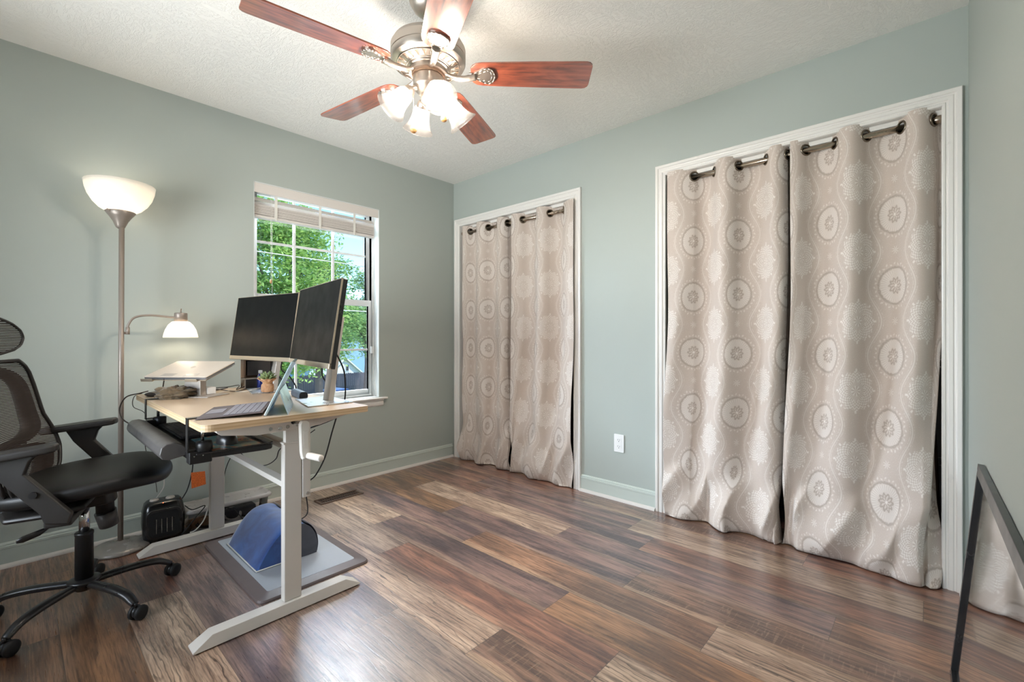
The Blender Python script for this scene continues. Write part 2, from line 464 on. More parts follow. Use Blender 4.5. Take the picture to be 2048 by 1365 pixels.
M = dict(
    wall=m_wall(), ceiling=m_ceiling(), floor=m_floor(), curtain=m_curtain(),
    trim=P('trim_paint', srgb(226, 222, 216), .32), closet=P('closet_shade_paint', srgb(92, 86, 78), .8),  # closet colour is darkened to stand for the unlit inside
    base=m_wall(), glass=m_glass(), vinyl=P('white_vinyl', srgb(226, 228, 228), .35),
    jamb=P('jamb_paint', srgb(222, 226, 224), .5), blind=P('blind_vinyl', srgb(214, 207, 200), .45),
    cord=P('white_cord', srgb(220, 216, 208), .6), nickel=P('brushed_nickel', srgb(196, 186, 176), .36, 1.0),
    rod=P('rod_metal', srgb(178, 164, 148), .24, 1.0), dark_nickel=P('grommet_metal', srgb(128, 116, 102), .3, 1.0),
    frost=m_frost('frosted_glass', (.035, .034, .032, 1), .45, .08), bowl=m_frost('lamp_bowl', (1, .96, .90, 1), .12),
    bulb=emis('lit_bulb', (1, .88, .76, 1), 640), lampbulb=emis('lamp_bulb', (1, .84, .64, 1), 60), torchbulb=emis('torchiere_bulb', (1, .86, .68, 1), 19),
    desk=m_wood('birch_laminate', srgb(206, 184, 158), srgb(196, 171, 143), (.5, 8, 8), .33, 2.5, 3, 'Y', .5),
    desk_edge=m_wood('birch_edge', srgb(208, 180, 144), srgb(190, 158, 120), (.5, .5, 14), .5, 3, 2, 'Z'),
    white_metal=P('white_powder_coat', srgb(214, 208, 200), .4), crank=P('crank_plastic', srgb(220, 214, 206), .42),
    steel=P('bright_steel', srgb(190, 188, 184), .25, 1.0), dark=P('black_plastic', srgb(26, 24, 24), .38),
    satin=P('satin_black', srgb(34, 32, 32), .3, .0, .6), rubber=P('black_rubber', srgb(16, 16, 17), .6),
    grey_pl=P('grey_plastic', srgb(84, 80, 78), .35), chairpl=P('chair_plastic', srgb(40, 37, 35), .42),
    seatf=m_cloth('seat_mesh_cloth', srgb(10, 8, 7), srgb(22, 17, 13), 500, .5, .0),
    cords=m_mesh('mesh_cords'), cords2=m_mesh('mesh_cords_tight', .0065, .74, srgb(44, 34, 30)),
    chrome=P('chrome', srgb(220, 220, 222), .08, 1.0),
    lamp_metal=P('lamp_paint', srgb(150, 138, 128), .4, .4), lamp_base=P('lamp_base_paint', srgb(158, 152, 146), .25, .3),
    silver=P('silver_aluminium', srgb(190, 182, 174), .38, .4), base_al=P('stand_aluminium', srgb(186, 188, 190), .3, .7),
    screen=P('black_screen', srgb(13, 13, 14), .42, .0, .12), champagne=P('champagne_bezel', srgb(196, 180, 158), .35, .6),
    laptop=P('laptop_lid', srgb(212, 200, 186), .5, .1), grey_al=P('grey_aluminium', srgb(150, 150, 152), .35, .7),
    tablet=P('tablet_back', srgb(186, 204, 208), .3, .55), keyb=P('keyboard_fabric', srgb(92, 82, 82), .7), key=P('key_cap', srgb(126, 122, 130), .45),
    key_d=P('dark_key_cap', srgb(46, 42, 40), .4), blue=m_cloth('blue_velvet', srgb(28, 62, 122), srgb(46, 94, 164), 260, .75, .6, 9),
    greyf=m_cloth('grey_mesh_cloth', srgb(58, 60, 68), srgb(72, 74, 82), 400), mat_top=P('mat_top', srgb(160, 164, 170), .5),
    mat_edge=P('mat_edge', srgb(104, 92, 90), .42), heater=P('heater_black', srgb(24, 24, 25), .22, 0, .6),
    orange=P('orange_tag', srgb(226, 104, 40), .55), outlet=P('outlet_plastic', srgb(232, 232, 230), .35),
    vent=P('bronze_vent', srgb(104, 82, 70), .35, .5), bin=m_glass('clear_plastic', (.84, .84, .86, 1), .10), lid=P('grey_lid', srgb(186, 184, 184), .3, 0, .5, Alpha=.92),
    white_cable=P('white_cable', srgb(214, 210, 204), .5), brown_cable=P('brown_cable', srgb(52, 42, 36), .5),
    pouch=m_cloth('olive_cloth', srgb(92, 78, 58), srgb(124, 106, 82), 200, .9, .3, 30), burlap=m_cloth('burlap', srgb(170, 124, 88), srgb(206, 164, 126), 120, .9, .1, 40),
    leaf=m_cloth('succulent_leaf', srgb(64, 92, 48), srgb(150, 160, 108), 60, .5, .0, 30),
    organiser=P('organiser_wood', srgb(118, 92, 72), .5), shelfgrey=P('dock_dark', srgb(58, 54, 54), .45), bluecan=P('blue_can', srgb(36, 52, 132), .25, .3),
    speaker=P('speaker_blue_grey', srgb(64, 78, 92), .45), mirror=P('mirror_glass', srgb(226, 228, 226), .015, 1.0), frame=P('black_frame', srgb(36, 36, 38), .22, 0, .6),
    maple=m_wood('ball_wood', srgb(206, 160, 106), srgb(178, 128, 76), (1, 1, 1), .35, 3, 40, 'Z'),
    blade=m_blade(),
    blade_side=P('blade_side', srgb(60, 36, 28), .4),
)
# ------------------------------------------------------------------ the room
def wall_open(name, mk, openings, u0, u1, z0, z1):
    """boxes round rectangular openings; mk(mb,u0,u1,z0,z1) adds one box"""
    mb = MB(); us = sorted({u0, u1} | {o[0] for o in openings} | {o[1] for o in openings})
    for a, b in zip(us, us[1:]):
        mid = (a+b)/2; zs = [z0]
        for o in openings:
            if o[0] < mid < o[1]:
                if o[2] > zs[-1]: mk(mb, a, b, zs[-1], o[2])
                zs.append(o[3])
        mk(mb, a, b, zs[-1], z1)
    return struct(mb.build(name, M['wall']))
WX0, WX1, WZ0, WZ1 = 1.026, 1.918, .600, 2.056      # window opening
C1 = (1.853, 3.069, 2.045)                          # closet openings: y0, y1, top
C2 = (-.036, 1.180, 2.045)
TW = .115
wall_open('wall_left', lambda m, a, b, c, d: m.box(a, b, YW, YW+.14, c, d), [(WX0, WX1, WZ0, WZ1)], XB-.1, XC+.9, 0, H)
wall_open('wall_front', lambda m, a, b, c, d: m.box(XC, XC+TW, a, b, c, d), [(C2[0], C2[1], 0, C2[2]), (C1[0], C1[1], 0, C1[2])], YR-.0, YW, 0, H)
# right wall, a little out of square
mb = MB()
mb.prism([(XC+.9, yr(XC)), (XC, yr(XC)), (XB-.1, yr(XB-.1)), (XB-.1, yr(XB)-.2), (XC+.9, yr(XB)-.2)], 0, H, 'Z')
struct(mb.build('wall_right', M['wall']))
# back wall with an added, unseen window for the fill lamp behind the camera
BW = (1.15, 2.55, .62, 2.06)
wall_open('wall_back', lambda m, a, b, c, d: m.box(XB-.12, XB, a, b, c, d), [BW], -.25, YW, 0, H)
mb = MB(); mb.box(XB-.12, XC+.9, -.4, YW+.14, H, H+.08); struct(mb.build('ceiling', M['ceiling']))
mb = MB()
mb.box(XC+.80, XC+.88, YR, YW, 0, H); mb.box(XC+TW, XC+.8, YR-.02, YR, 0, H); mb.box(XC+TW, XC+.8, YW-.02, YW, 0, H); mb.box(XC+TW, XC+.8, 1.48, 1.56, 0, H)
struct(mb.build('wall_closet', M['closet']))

# floor: one face per plank, each with its own tone
PW, PL, PX0 = .182, 1.22, .110
TONES = {
    'lite': ((206, 176, 150), (150, 120, 100), .2, 1.0, 0.0), 'grey': ((146, 118, 106), (88, 70, 68), .1, .15, .1),
    'purp': ((148, 114, 102), (76, 58, 62), .2, .2, .5), 'brow': ((170, 124, 94), (100, 68, 52), .2, .4, .8),
    'redd': ((166, 116, 92), (98, 64, 54), .1, .35, .4), 'hatc': ((150, 114, 94), (90, 64, 52), .8, .4, 1.0),
    'gold': ((170, 124, 88), (102, 70, 50), .1, .25, .0), 'wash': ((180, 154, 134), (128, 104, 92), .3, .75, .1),
}
ROWS = {  # row index from X = PX0 + k*PW : (Y of one joint, tones: farther plank, plank above the joint, below it, below that)
    -1: (2.296, 'brow brow gold redd'), 0: (2.90, 'brow gold gold brow'), 1: (2.32, 'brow redd lite brow'), 2: (1.40, 'brow grey wash wash'),
    3: (2.05, 'grey grey wash lite'), 4: (1.54, 'grey wash wash purp'), 5: (1.15, 'wash lite hatc brow'), 6: (1.995, 'lite wash redd lite'),
    7: (1.11, 'lite purp gold brow'), 8: (1.795, 'redd purp brow lite'), 9: (.965, 'gold purp hatc brow'), 10: (1.484, 'gold lite purp brow'),
    11: (2.30, 'brow redd purp redd'), 12: (1.24, 'redd purp lite brow'), 13: (1.66, 'brow redd hatc redd')}
vs = []; fs = []; pu = []; pg = []; ca = []; cb = []; pt = []
rnd = random.Random(3)
for k in range(-5, 20):
    x0 = PX0 + k*PW; x1 = x0 + PW
    x0 = max(x0, XB-.1); x1 = min(x1, XC+.8)
    if x1 <= x0: continue
    j, tn = ROWS.get(k, (rnd.uniform(1, 2), '')); tn = tn.split()
    ys = [j + PL*q for q in range(-4, 4)]
    spans = [(a, b, q) for q, (a, b) in enumerate(zip(ys, ys[1:]), -4) if b > -.35 and a < YW]
    for (a, b, q) in spans:
        ix = 1 - q
        t_ = tn[ix] if 0 <= ix < len(tn) else rnd.choice(['brow', 'redd', 'purp'])
        A, B, h_, z_, s_ = TONES[t_]
        g = rnd.uniform(.92, 1.06); a0 = max(a, -.35); b0 = min(b, YW)
        if b0 <= a0: continue
        n = len(vs); vs += [(x0, a0, 0), (x1, a0, 0), (x1, b0, 0), (x0, b0, 0)]; fs.append((n, n+1, n+2, n+3))
        ox, oy = rnd.uniform(0, 40), rnd.uniform(0, 40)
        la, lb = (a0-a)/PL, 1-(b-b0)/PL
        pu += [(0, la), (1, la), (1, lb), (0, lb)]
        pg += [(ox, oy+a0), (ox+PW, oy+a0), (ox+PW, oy+b0), (ox, oy+b0)]
        cA = srgb(*[min(c*g, 255) for c in A]); cB = srgb(*[min(c*g, 255) for c in B])
        ca += [cA]*4; cb += [cB]*4; pt += [(h_, z_, s_, 1)]*4
me = bpy.data.meshes.new('floor'); me.from_pydata(vs, [], fs)
for nm, d in (('plank', pu), ('grain', pg)):
    l = me.uv_layers.new(name=nm); l.data.foreach_set('uv', [c for p in d for c in p])
for nm, d in (('ca', ca), ('cb', cb), ('pt', pt)):
    l = me.attributes.new(nm, 'FLOAT_COLOR', 'CORNER'); l.data.foreach_set('color', [c for p in d for c in p])
me.materials.append(M['floor'])
fl = bpy.data.objects.new('floor', me); COL.objects.link(fl); struct(fl)
md = fl.modifiers.new('t', 'SOLIDIFY'); md.thickness = .03; md.offset = -1

# baseboards: flat board with a beaded cap, plus a quarter-round shoe
M['trimw'] = P('baseboard_paint', srgb(190, 198, 190), .4); M['shoe'] = P('shoe_paint', srgb(214, 208, 202), .4)
QR = [(0, 0)] + [(.012 + .016*cos(R(a)), .018*sin(R(a))) for a in range(0, 91, 15)] + [(0, .018)]
def along(name, a, b, side):
    """side 'L' board on the window wall from x=a to b; 'F' on the closet wall from y=a to b; 'R' right wall"""
    for nm, prof, mt in ((name, [(0, 0), (.012, 0), (.012, .085), (.0145, .087), (.0145, .097), (.010, .100), (.010, .106), (.006, .112), (0, .114)], M['trimw']), (None, QR, M['shoe'])):
        mb = MB()
        if side == 'L': mb.prism([(YW - d, z) for d, z in prof], a, b, 'X')
        elif side == 'F': mb.prism([(XC - d, z) for d, z in prof], a, b, 'Y')
        else:
            n = len(prof); va = [(a, yr(a) + d, z) for d, z in prof] + [(b, yr(b) + d, z) for d, z in prof]
            mb.add(va, [(i, (i+1) % n, n+(i+1) % n, n+i) for i in range(n)] + [tuple(range(n)), tuple(range(n, 2*n))])
        o = mb.build(nm or 'shoe_molding', mt, None if nm else par)
        if nm: par = struct(o)
along('baseboard_left', XB, XC-.02, 'L')
along('baseboard_front', 1.243, 1.792, 'F')
along('baseboard_right', XB, XC-.02, 'R')

# closet casings and jambs
CP = [(0, 0), (0, .008), (.004, .011), (.010, .011), (.013, .007), (.018, .009), (.021, .013), (.034, .014), (.038, .011), (.043, .012), (.047, .017), (.060, .018), (.063, .015), (.063, 0)]
def casing(name, y0, y1, top, flip=False):
    mb = MB(); vs = []; n = len(CP)
    for (yy, zz, sy, sz) in ((y0, 0, -1, 0), (y0, top, -1, 1), (y1, top, 1, 1), (y1, 0, 1, 0)):
        for wv, d in CP: vs.append((XC - d, yy + sy*wv, zz + sz*wv))
    fs = [(k*n+i, k*n+i+1, (k+1)*n+i+1, (k+1)*n+i) for k in range(3) for i in range(n-1)]
    mb.add(vs, fs)
    c = struct(mb.build(name, M['trim']))
    mb = MB(); mb.box(XC+.0005, XC+TW, y0-.001, y0+.001, 0, top); mb.box(XC+.0005, XC+TW, y1-.001, y1+.001, 0, top); mb.box(XC+.0005, XC+.06, y0, y1, top-.001, top+.001)
    mb.box(XC+.030, XC+.042, y0, y1, top-.022, top); mb.box(XC+.045, XC+.055, y0, y1, top-.012, top)
    mb.build('door_jamb', M['trim'], c)
    return c
casing('trim_1', C1[0], C1[1], C1[2]); casing('trim_2', C2[0], C2[1], C2[2])

# window: white lined opening, sashes, muntins, glass, stool and apron
mb = MB()
mb.box(WX0-.002, WX0+.004, YW+.001, YW+.14, WZ0, WZ1); mb.box(WX1-.004, WX1+.002, YW+.001, YW+.14, WZ0, WZ1)
mb.box(WX0, WX1, YW+.001, YW+.14, WZ1-.004, WZ1+.002); mb.box(WX0, WX1, YW+.001, YW+.14, WZ0-.002, WZ0+.004)
win = struct(mb.build('window_1', M['jamb']))
def rect_frame(x0, x1, z0, z1, w, y0, y1, wb=None, wt=None):
    mb = MB(); wb = wb or w; wt = wt or w
    mb.box(x0, x0+w, y0, y1, z0, z1); mb.box(x1-w, x1, y0, y1, z0, z1)
    mb.box(x0+w, x1-w, y0, y1, z0, z0+wb); mb.box(x0+w, x1-w, y0, y1, z1-wt, z1); return mb
rect_frame(WX0+.004, WX1-.004, WZ0+.004, WZ1-.004, .018, YW+.075, YW+.135).build('window_frame', M['vinyl'], win, .001)
# upper sash (outer track), lower sash (inner track)
us = rect_frame(WX0+.022, WX1-.022, 1.315, WZ1-.02, .030, YW+.105, YW+.130, .030).build('window_sash', M['vinyl'], win, .001)
ls = rect_frame(WX0+.022, WX1-.022, WZ0+.02, 1.352, .026, YW+.078, YW+.103, .040, .046).build('window_sash', M['vinyl'], win, .001)
gx0, gx1 = WX0+.048, WX1-.048
mb = MB()
for x in (1.322, 1.603): mb.box(x-.008, x+.008, YW+.112, YW+.124, 1.34, WZ1-.04)
mb.box(gx0, gx1, YW+.113, YW+.123, 1.690, 1.706)
mb.build('muntin', M['vinyl'], us)
mb = MB()
for x in (1.322, 1.603): mb.box(x-.007, x+.007, YW+.086, YW+.096, .655, 1.31)
mb.box(gx0, gx1, YW+.087, YW+.095, .962, .976)
mb.build('muntin', M['vinyl'], ls)
MB().box(gx0, gx1, YW+.117, YW+.119, 1.34, WZ1-.04).build('window_glass', M['glass'], us)
MB().box(gx0, gx1, YW+.090, YW+.092, .655, 1.31).build('window_glass', M['glass'], ls)
mb = MB(); mb.prism([(YW+.08, .600), (YW-.035, .600), (YW-.040, .594), (YW-.035, .585), (YW+.08, .585)], WX0-.05, WX1+.055, 'X')
mb.build('window_sill', M['trim'], win, .002)
mb = MB(); mb.prism([(YW, .585), (YW-.022, .585), (YW-.020, .575), (YW-.012, .570), (YW-.016, .555), (YW-.013, .540), (YW-.004, .530), (YW, .528)], WX0-.03, WX1+.03, 'X')
mb.build('window_apron', M['trim'], win)
# the added window behind the camera, invented to carry the fill lamp
w2 = struct(MB().box(XB-.06, XB-.03, BW[0], BW[1], BW[2], BW[2]+.04).box(XB-.06, XB-.03, BW[0], BW[1], BW[3]-.04, BW[3]).box(XB-.06, XB-.03, BW[0], BW[0]+.04, BW[2], BW[3]).box(XB-.06, XB-.03, BW[1]-.04, BW[1], BW[2], BW[3]).box(XB-.06, XB-.03, (BW[0]+BW[1])/2-.02, (BW[0]+BW[1])/2+.02, BW[2], BW[3]).build('added_window', M['vinyl']))
MB().box(XB-.05, XB-.048, BW[0], BW[1], BW[2], BW[3]).build('window_glass', M['glass'], w2)
portal('portal_window', ((WX0+WX1)/2, YW+.16, (WZ0+WZ1)/2), (-pi/2, 0, 0), WX1-WX0, WZ1-WZ0)
portal('portal_back', (XB-.14, (BW[0]+BW[1])/2, (BW[2]+BW[3])/2), (0, -pi/2, 0), BW[3]-BW[2], BW[1]-BW[0])

# raised blind with valance
bl = empty('window_blind', (1.47, YW+.05, 1.95), 'white horizontal blind pulled up in a stack at the window top', 'blind')
Mi = inv(bl)
MB().box(WX0+.004, WX1-.004, YW+.004, YW+.010, 1.990, WZ1-.004, Mi).build('valance', M['blind'], bl, .002)
MB().box(WX0+.006, WX1-.006, YW+.02, YW+.06, 2.005, WZ1-.006, Mi).build('headrail', M['blind'], bl)
mb = MB()
z = 1.965
for zz, th in [(1.958, .002), (1.935, .002)]:
    Mt = Mi @ mat4(((WX0+WX1)/2, YW+.045, zz), 0, 0, R(38))
    mb.box(-(WX1-WX0)/2+.012, (WX1-WX0)/2-.030, -.025, .025, -.0013, .0013, Mt)
for k in range(17):
    zz = 1.856 + k*.0037; o_ = rnd.uniform(-.003, .003)
    mb.box(WX0+.012, WX1-.032, YW+.02+o_, YW+.07+o_, zz, zz+.0026, Mi)
mb.build('slat', M['blind'], bl)['kind'] = 'stuff'
MB().box(WX0+.012, WX1-.032, YW+.018, YW+.072, 1.836, 1.852, Mi).build('bottom_rail', M['blind'], bl, .002)
for x in (1.165, 1.46, 1.72):
    mb = MB(); mb.box(x-.009, x+.009, YW+.0155, YW+.0175, 1.842, 1.99, Mi); mb.box(x-.004, x+.004, YW+.012, YW+.017, 1.83, 1.86, Mi); mb.build('ladder_tape', M['cord'], bl)
mb = MB()
mb.tube([Mi @ V(p) for p in ((1.135, YW+.02, 1.99), (1.135, YW+.02, 1.44))], .0012, 6); mb.tube([Mi @ V(p) for p in ((1.142, YW+.02, 1.99), (1.143, YW+.02, 1.20))], .0012, 6)
mb.build('pull_cord', M['cord'], bl)
MB().lathe([(0, 0), (.006, .002), (.007, .015), (.004, .026), (0, .028)], 12, Mi @ mat4((1.135, YW+.02, 1.415))).build('cord_tassel', M['maple'], bl)
mb = MB()
mb.tube([Mi @ p for p in spline([V((WX1-.025, YW+.03, 1.98)), V((WX1-.020, YW+.06, 1.6)), V((WX1-.018, YW+.055, 1.0)), V((WX1-.014, YW+.03, .80)), V((WX1-.03, YW+.02, .70)), V((WX1-.02, YW-.0, .61)), V((WX1-.08, YW-.01, .604))], 8)], .0015, 6)
mb.tube([Mi @ p for p in spline([V((WX1-.03, YW+.03, 1.98)), V((WX1-.016, YW+.06, 1.3)), V((WX1-.022, YW+.05, .85)), V((WX1-.03, YW+.0, .63)), V((WX1-.12, YW-.015, .603)), V((WX1-.05, YW-.02, .604))], 8)], .0015, 6)
mb.build('lift_cord', M['cord'], bl)
tag(MB().box(-.014, .014, -.010, .010, -.028, .028, mat4((WX1-.022, YW+.066, .965))).build('cord_cleat', M['vinyl'], None, .003), 'small white plastic cord cleat on the right window jamb', 'cleat')

# ------------------------------------------------------------------ outlets and floor vent
def outlet(loc, face, label):
    # face: direction the plate looks, 'X-' or 'Y-'
    o = empty('wall_outlet', loc, label, 'outlet'); T = mat4((0, 0, 0), 0 if face == 'Y-' else -pi/2)
    MB().prism(rrect(.072, .116, .004, 3), -.006, 0, 'Y', T).build('cover_plate', M['outlet'], o, .0015)
    for dz in (.021, -.021):
        r = MB().prism(rrect(.034, .030, .010, 5, 0, dz), -.0075, -.006, 'Y', T).build('receptacle', M['outlet'], o)
        mb = MB(); mb.box(-.008, -.006, -.0080, -.0076, dz-.002, dz+.007, T); mb.box(.005, .007, -.0080, -.0076, dz-.002, dz+.006, T); mb.cyl((0, -.008, dz-.008), (0, -.0076, dz-.008), .0025, n=8, M=T)
        mb.build('slot', M['rubber'], r)
    return o
outlet((XC, 1.497, .372), 'X-', 'white duplex outlet on the wall between the two closets')
outlet((.705, YW, .41), 'Y-', 'white outlet low on the window wall behind the desk legs')

v = empty('floor_vent', (1.4625, 2.897, 0), 'bronze metal floor register near the window wall', 'vent')
mb = MB(); w_, h_ = .148, .053
for a in ((-w_, w_, -h_, -.034), (-w_, w_, .034, h_), (-w_, -.128, -.034, .034), (.128, w_, -.034, .034)): mb.box(a[0], a[1], a[2], a[3], 0, .005)
mb.build('vent_frame', M['vent'], v, .002)
mb = MB()
for k in range(17): x = -.128 + (k+.5)*.256/17; mb.box(x-.0025, x+.0025, -.034, .034, .001, .004)
mb.box(-.128, .128, -.003, .003, .001, .0042)
mb.build('vent_grille', M['vent'], v)
MB().box(-.128, .128, -.034, .034, .0003, .0009).build('vent_opening', M['rubber'], v)
# ------------------------------------------------------------------ closet curtains on rods
ROD_X, ROD_Z = 2.700, 2.005
def px_y(px, x=ROD_X):                       # where along the closet wall a measured image column falls
    r = (px - 1024) / FPX
    return x*(_s - r*_c)/(_c + r*_s)
def curtain(cross, y_start, y_end, first_front, ph0, hem, label, group, seed, xr=ROD_X, z_rod=ROD_Z, amp=.056, s0=1.0):
    """cross: Y of each grommet in order of falling Y; hem: list of (s, y, x, z) controlling where the bottom lies"""
    rn = random.Random(seed)
    ys = [y_start] + cross + [y_end]; n = len(ys) - 1
    o = empty('curtain', (xr, (y_start+y_end)/2, z_rod), label, 'curtain', group)
    Mi = inv(o)
    # s runs 0..n ; knots at the grommets, first and last spans are part-waves
    def plan(s):
        i = min(int(s), n-1); t = s - i
        y = ys[i] + (ys[i+1]-ys[i])*t
        front = (i % 2 == 0) == first_front
        sg = -1 if front else 1
        if i == 0: a = sin(pi*(.5 + .5*t)) if True else 1
        elif i == n-1: a = sin(pi*(.5*t))  if False else sin(pi*.5*(t))**.8
        else: a = sin(pi*t)
        if i == 0: a = .72*sin(pi/2*(1-t)*1.0)**.9 + .1*sin(pi*t)
        w = (1.0 if front else .8)*min(1, .40*abs(ys[i+1]-ys[i])/amp if 0 < i < n-1 else 1)
        # fuller, rounder folds: fabric leans over its neighbours
        if 0 < i < n-1: y += .03*(ys[i+1]-ys[i])*sin(2*pi*t)*-1
        return y, sg*a*amp*w
    wav = [(rn.uniform(2, 5), rn.uniform(3, 7), rn.uniform(0, 6.3), rn.uniform(.6, 1.2)) for _ in range(6)]
    ztop = z_rod + .050
    hs = [h[0] for h in hem]
    def hemat(s):
        f = s/n
        for a, b in zip(hem, hem[1:]):
            if f <= b[0] or b is hem[-1]:
                t = (f-a[0])/(b[0]-a[0])
                return [a[k] + (b[k]-a[k])*t for k in (1, 2, 3)]
    NS = 34; cols = n*NS
    rows = [0, .006, .012, .018, .023, .028, .032, .036, .040, .0445, .049, .0535, .058, .0625, .067, .072, .078, .086, .10, .13]
    k = .16
    while k < ztop - .42: rows.append(k); k += .045
    m = 26
    r0 = rows[-1]; L = ztop + .035
    for i in range(1, m+1): rows.append(r0 + (L-r0)*i/m)
    nr = len(rows)
    def pos(s, d):
        y, x = plan(s); f = min(d/(ztop), 1.0)
        hy, hx, hz = hemat(s); hy = hem[0][1] + (hem[-1][1]-hem[0][1])*((y-ys[0])/(ys[-1]-ys[0]))
        z = ztop - d; f_ = s/n
        low = max(0, (f-.35)/.65); low = low*low*(3-2*low)
        yy = y*(1-low*.92) + (hy)*(low*.92) if True else y
        lw2 = max(0, (f-.62)/.38); am = 1 - .75*lw2*lw2*(3-2*lw2)
        xx = xr - .012 + x*am + (hx - xr)*low**1.6
        # slow undulation
        q = 0; qy = 0
        for (fa, fb, p, g) in wav: q += g*sin(fa*s*1.1 + fb*f*2.2 + p); qy += g*cos(fb*s*.9 + fa*f*2.6 + p)
        xx += .006*q*f; yy += .004*qy*f
        # slumped hem: the last stretch bellies out, creases and rests on the floor
        e = max(0, (d - (ztop-.34))/.375)
        if e > 0:
            g1 = sin(2.2*f_*pi + seed) ; g2 = sin(5.3*f_*pi + seed*1.7 + 1.5*e); g3 = abs(sin(4.1*f_*pi + 2.6*e + seed*.6))
            xx += -.042*sin(pi*min(e, 1)**1.4)*(.6 + .6*g1) - .024*e*g2 + .034*(g3-.5)*sin(pi*e)
            yy += .016*sin(pi*e)*sin(3.7*f_*pi + seed) ; z += .02*sin(pi*e)*sin(6.1*f_*pi + seed*2.2)
            z += hz*e*e + .010*e*sin(3.0*f_*pi + seed) + .014*sin(pi*e)*g2*.5
            z = max(z, .004 + .004*(1-e))
        if z < .012: z = .006
        return V((xx, yy, z))
    # holes for the grommets, worked in (arc, height)
    arc = [0]; prev = plan(0)
    for i in range(1, cols+1):
        c_ = plan(i/NS); arc.append(arc[-1] + sqrt((c_[0]-prev[0])**2 + (c_[1]-prev[1])**2)); prev = c_
    hr = .0225; gz = ztop - z_rod
    def adj(i, d):
        a = arc[i]
        for kx in range(1, n):
            ca_ = arc[kx*NS]; dx, dy = a-ca_, d-gz
            rr = sqrt(dx*dx+dy*dy)
            if rr < hr: return True, kx, dx, dy, rr
        return False, 0, 0, 0, 0
    dead = {}; vs = []; uv = []
    for i in range(cols+1):
        for j, d in enumerate(rows):
            ins, kx, dx, dy, rr = adj(i, d); s_ = i/NS; dd = d
            if ins and rr > 1e-5:
                dead[i*nr+j] = True
                tx, ty = dx/rr*hr, dy/rr*hr; dd = gz + ty
                # slide along the arc
                ta = arc[kx*NS] + tx; q = i
                while q < cols and arc[q] < ta: q += 1
                while q > 0 and arc[q-1] > ta: q -= 1
                s_ = (q - (arc[q]-ta)/max(arc[q]-arc[q-1], 1e-9))/NS if q > 0 else s_
            elif ins: dead[i*nr+j] = True
            p = pos(s_, dd); vs.append(Mi @ p); uv.append((ph0 + (s_-s0)/2, ztop - dd))
    fs = []
    for i in range(cols):
        for j in range(nr-1):
            q = (i*nr+j, (i+1)*nr+j, (i+1)*nr+j+1, i*nr+j+1)
            if all(a in dead for a in q): continue
            fs.append(q)
    me = bpy.data.meshes.new('cloth'); me.from_pydata([tuple(v_) for v_ in vs], [], fs)
    l = me.uv_layers.new(name='cloth'); l.data.foreach_set('uv', [c for lp in me.loops for c in uv[lp.vertex_index]])
    me.polygons.foreach_set('use_smooth', [True]*len(me.polygons)); me.materials.append(M['curtain']); me.update()
    co = bpy.data.objects.new('cloth', me); COL.objects.link(co); co.parent = o
    for kx in range(1, n):
        s_ = kx; a = pos(s_-.03, gz); b = pos(s_+.03, gz); tdir = (b-a).normalized()
        nrm = tdir.cross(V((0, 0, 1))).normalized(); c_ = pos(s_, gz)
        for sg in (1,):
            MB().torus(Mi @ c_, nrm, .0255, .0046, 28, 8).build('grommet', M['dark_nickel'], o)
    return o
def rod(y0, y1, label, z=ROD_Z, x=ROD_X):
    o = empty('curtain_rod', (x, (y0+y1)/2, z), label, 'curtain rod', 'tension rods across the closets')
    Mi = inv(o)
    MB().cyl((x, y0+.004, z), (x, y1-.004, z), .0135, M=Mi).build('rod_tube', M['rod'], o)
    for y, s in ((y0, 1), (y1, -1)): MB().lathe([(0, 0), (.0175, 0), (.018, .004), (.0175, .024), (.0145, .028), (0, .028)], 20, Mi @ mat4((x, y+.0012*s, z), 0, 0, -pi/2*s)).build('end_cap', M['rod'], o)
    return o
rod(C2[0], C2[1], 'brushed metal curtain rod across the wide right closet')
rod(C1[0], C1[1], 'brushed metal curtain rod across the narrower left closet', 1.985)
YS = lambda *p: [px_y(q) for q in p]
curtain(YS(1390, 1430, 1479, 1533, 1577), px_y(1337, 2.665), px_y(1580), True, 0.0,
        [(0, 1.178, 2.655, 0), (.15, 1.07, 2.66, .03), (.45, .90, 2.66, 0), (.75, .74, 2.675, .01), (1, .572, 2.69, .0)],
        'patterned beige curtain at the left side of the wide closet', 'medallion curtain panels', 3)
curtain(YS(1613, 1670, 1733, 1803, 1868), px_y(1580, 2.65), px_y(1884, 2.72), True, .5,
        [(0, .566, 2.68, 0), (.3, .43, 2.655, .015), (.55, .30, 2.66, .03), (.8, .13, 2.60, 0), (.93, .01, 2.62, .0), (1, -.012, 2.70, .02)],
        'patterned beige curtain at the right side of the wide closet, nearest the mirror', 'medallion curtain panels', 5, s0=.78, amp=.048)
curtain(YS(943, 956.5, 979, 997, 1017.5), px_y(925, 2.65), px_y(1021), True, 0.0,
        [(0, 2.99, 2.67, 0), (.3, 2.80, 2.66, .01), (.7, 2.6, 2.68, 0), (1, 2.452, 2.69, 0)],
        'patterned beige curtain at the left side of the narrow closet, by the room corner', 'medallion curtain panels', 8, z_rod=1.985)
curtain(YS(1048, 1075, 1102, 1129), px_y(1023, 2.65), px_y(1148, 2.64), True, .5,
        [(0, 2.458, 2.675, 0), (.4, 2.25, 2.66, .02), (.75, 2.02, 2.66, 0), (.9, 1.95, 2.65, .0), (1, 1.856, 2.66, .02)],
        'patterned beige curtain at the right side of the narrow closet', 'medallion curtain panels', 11, z_rod=1.985)

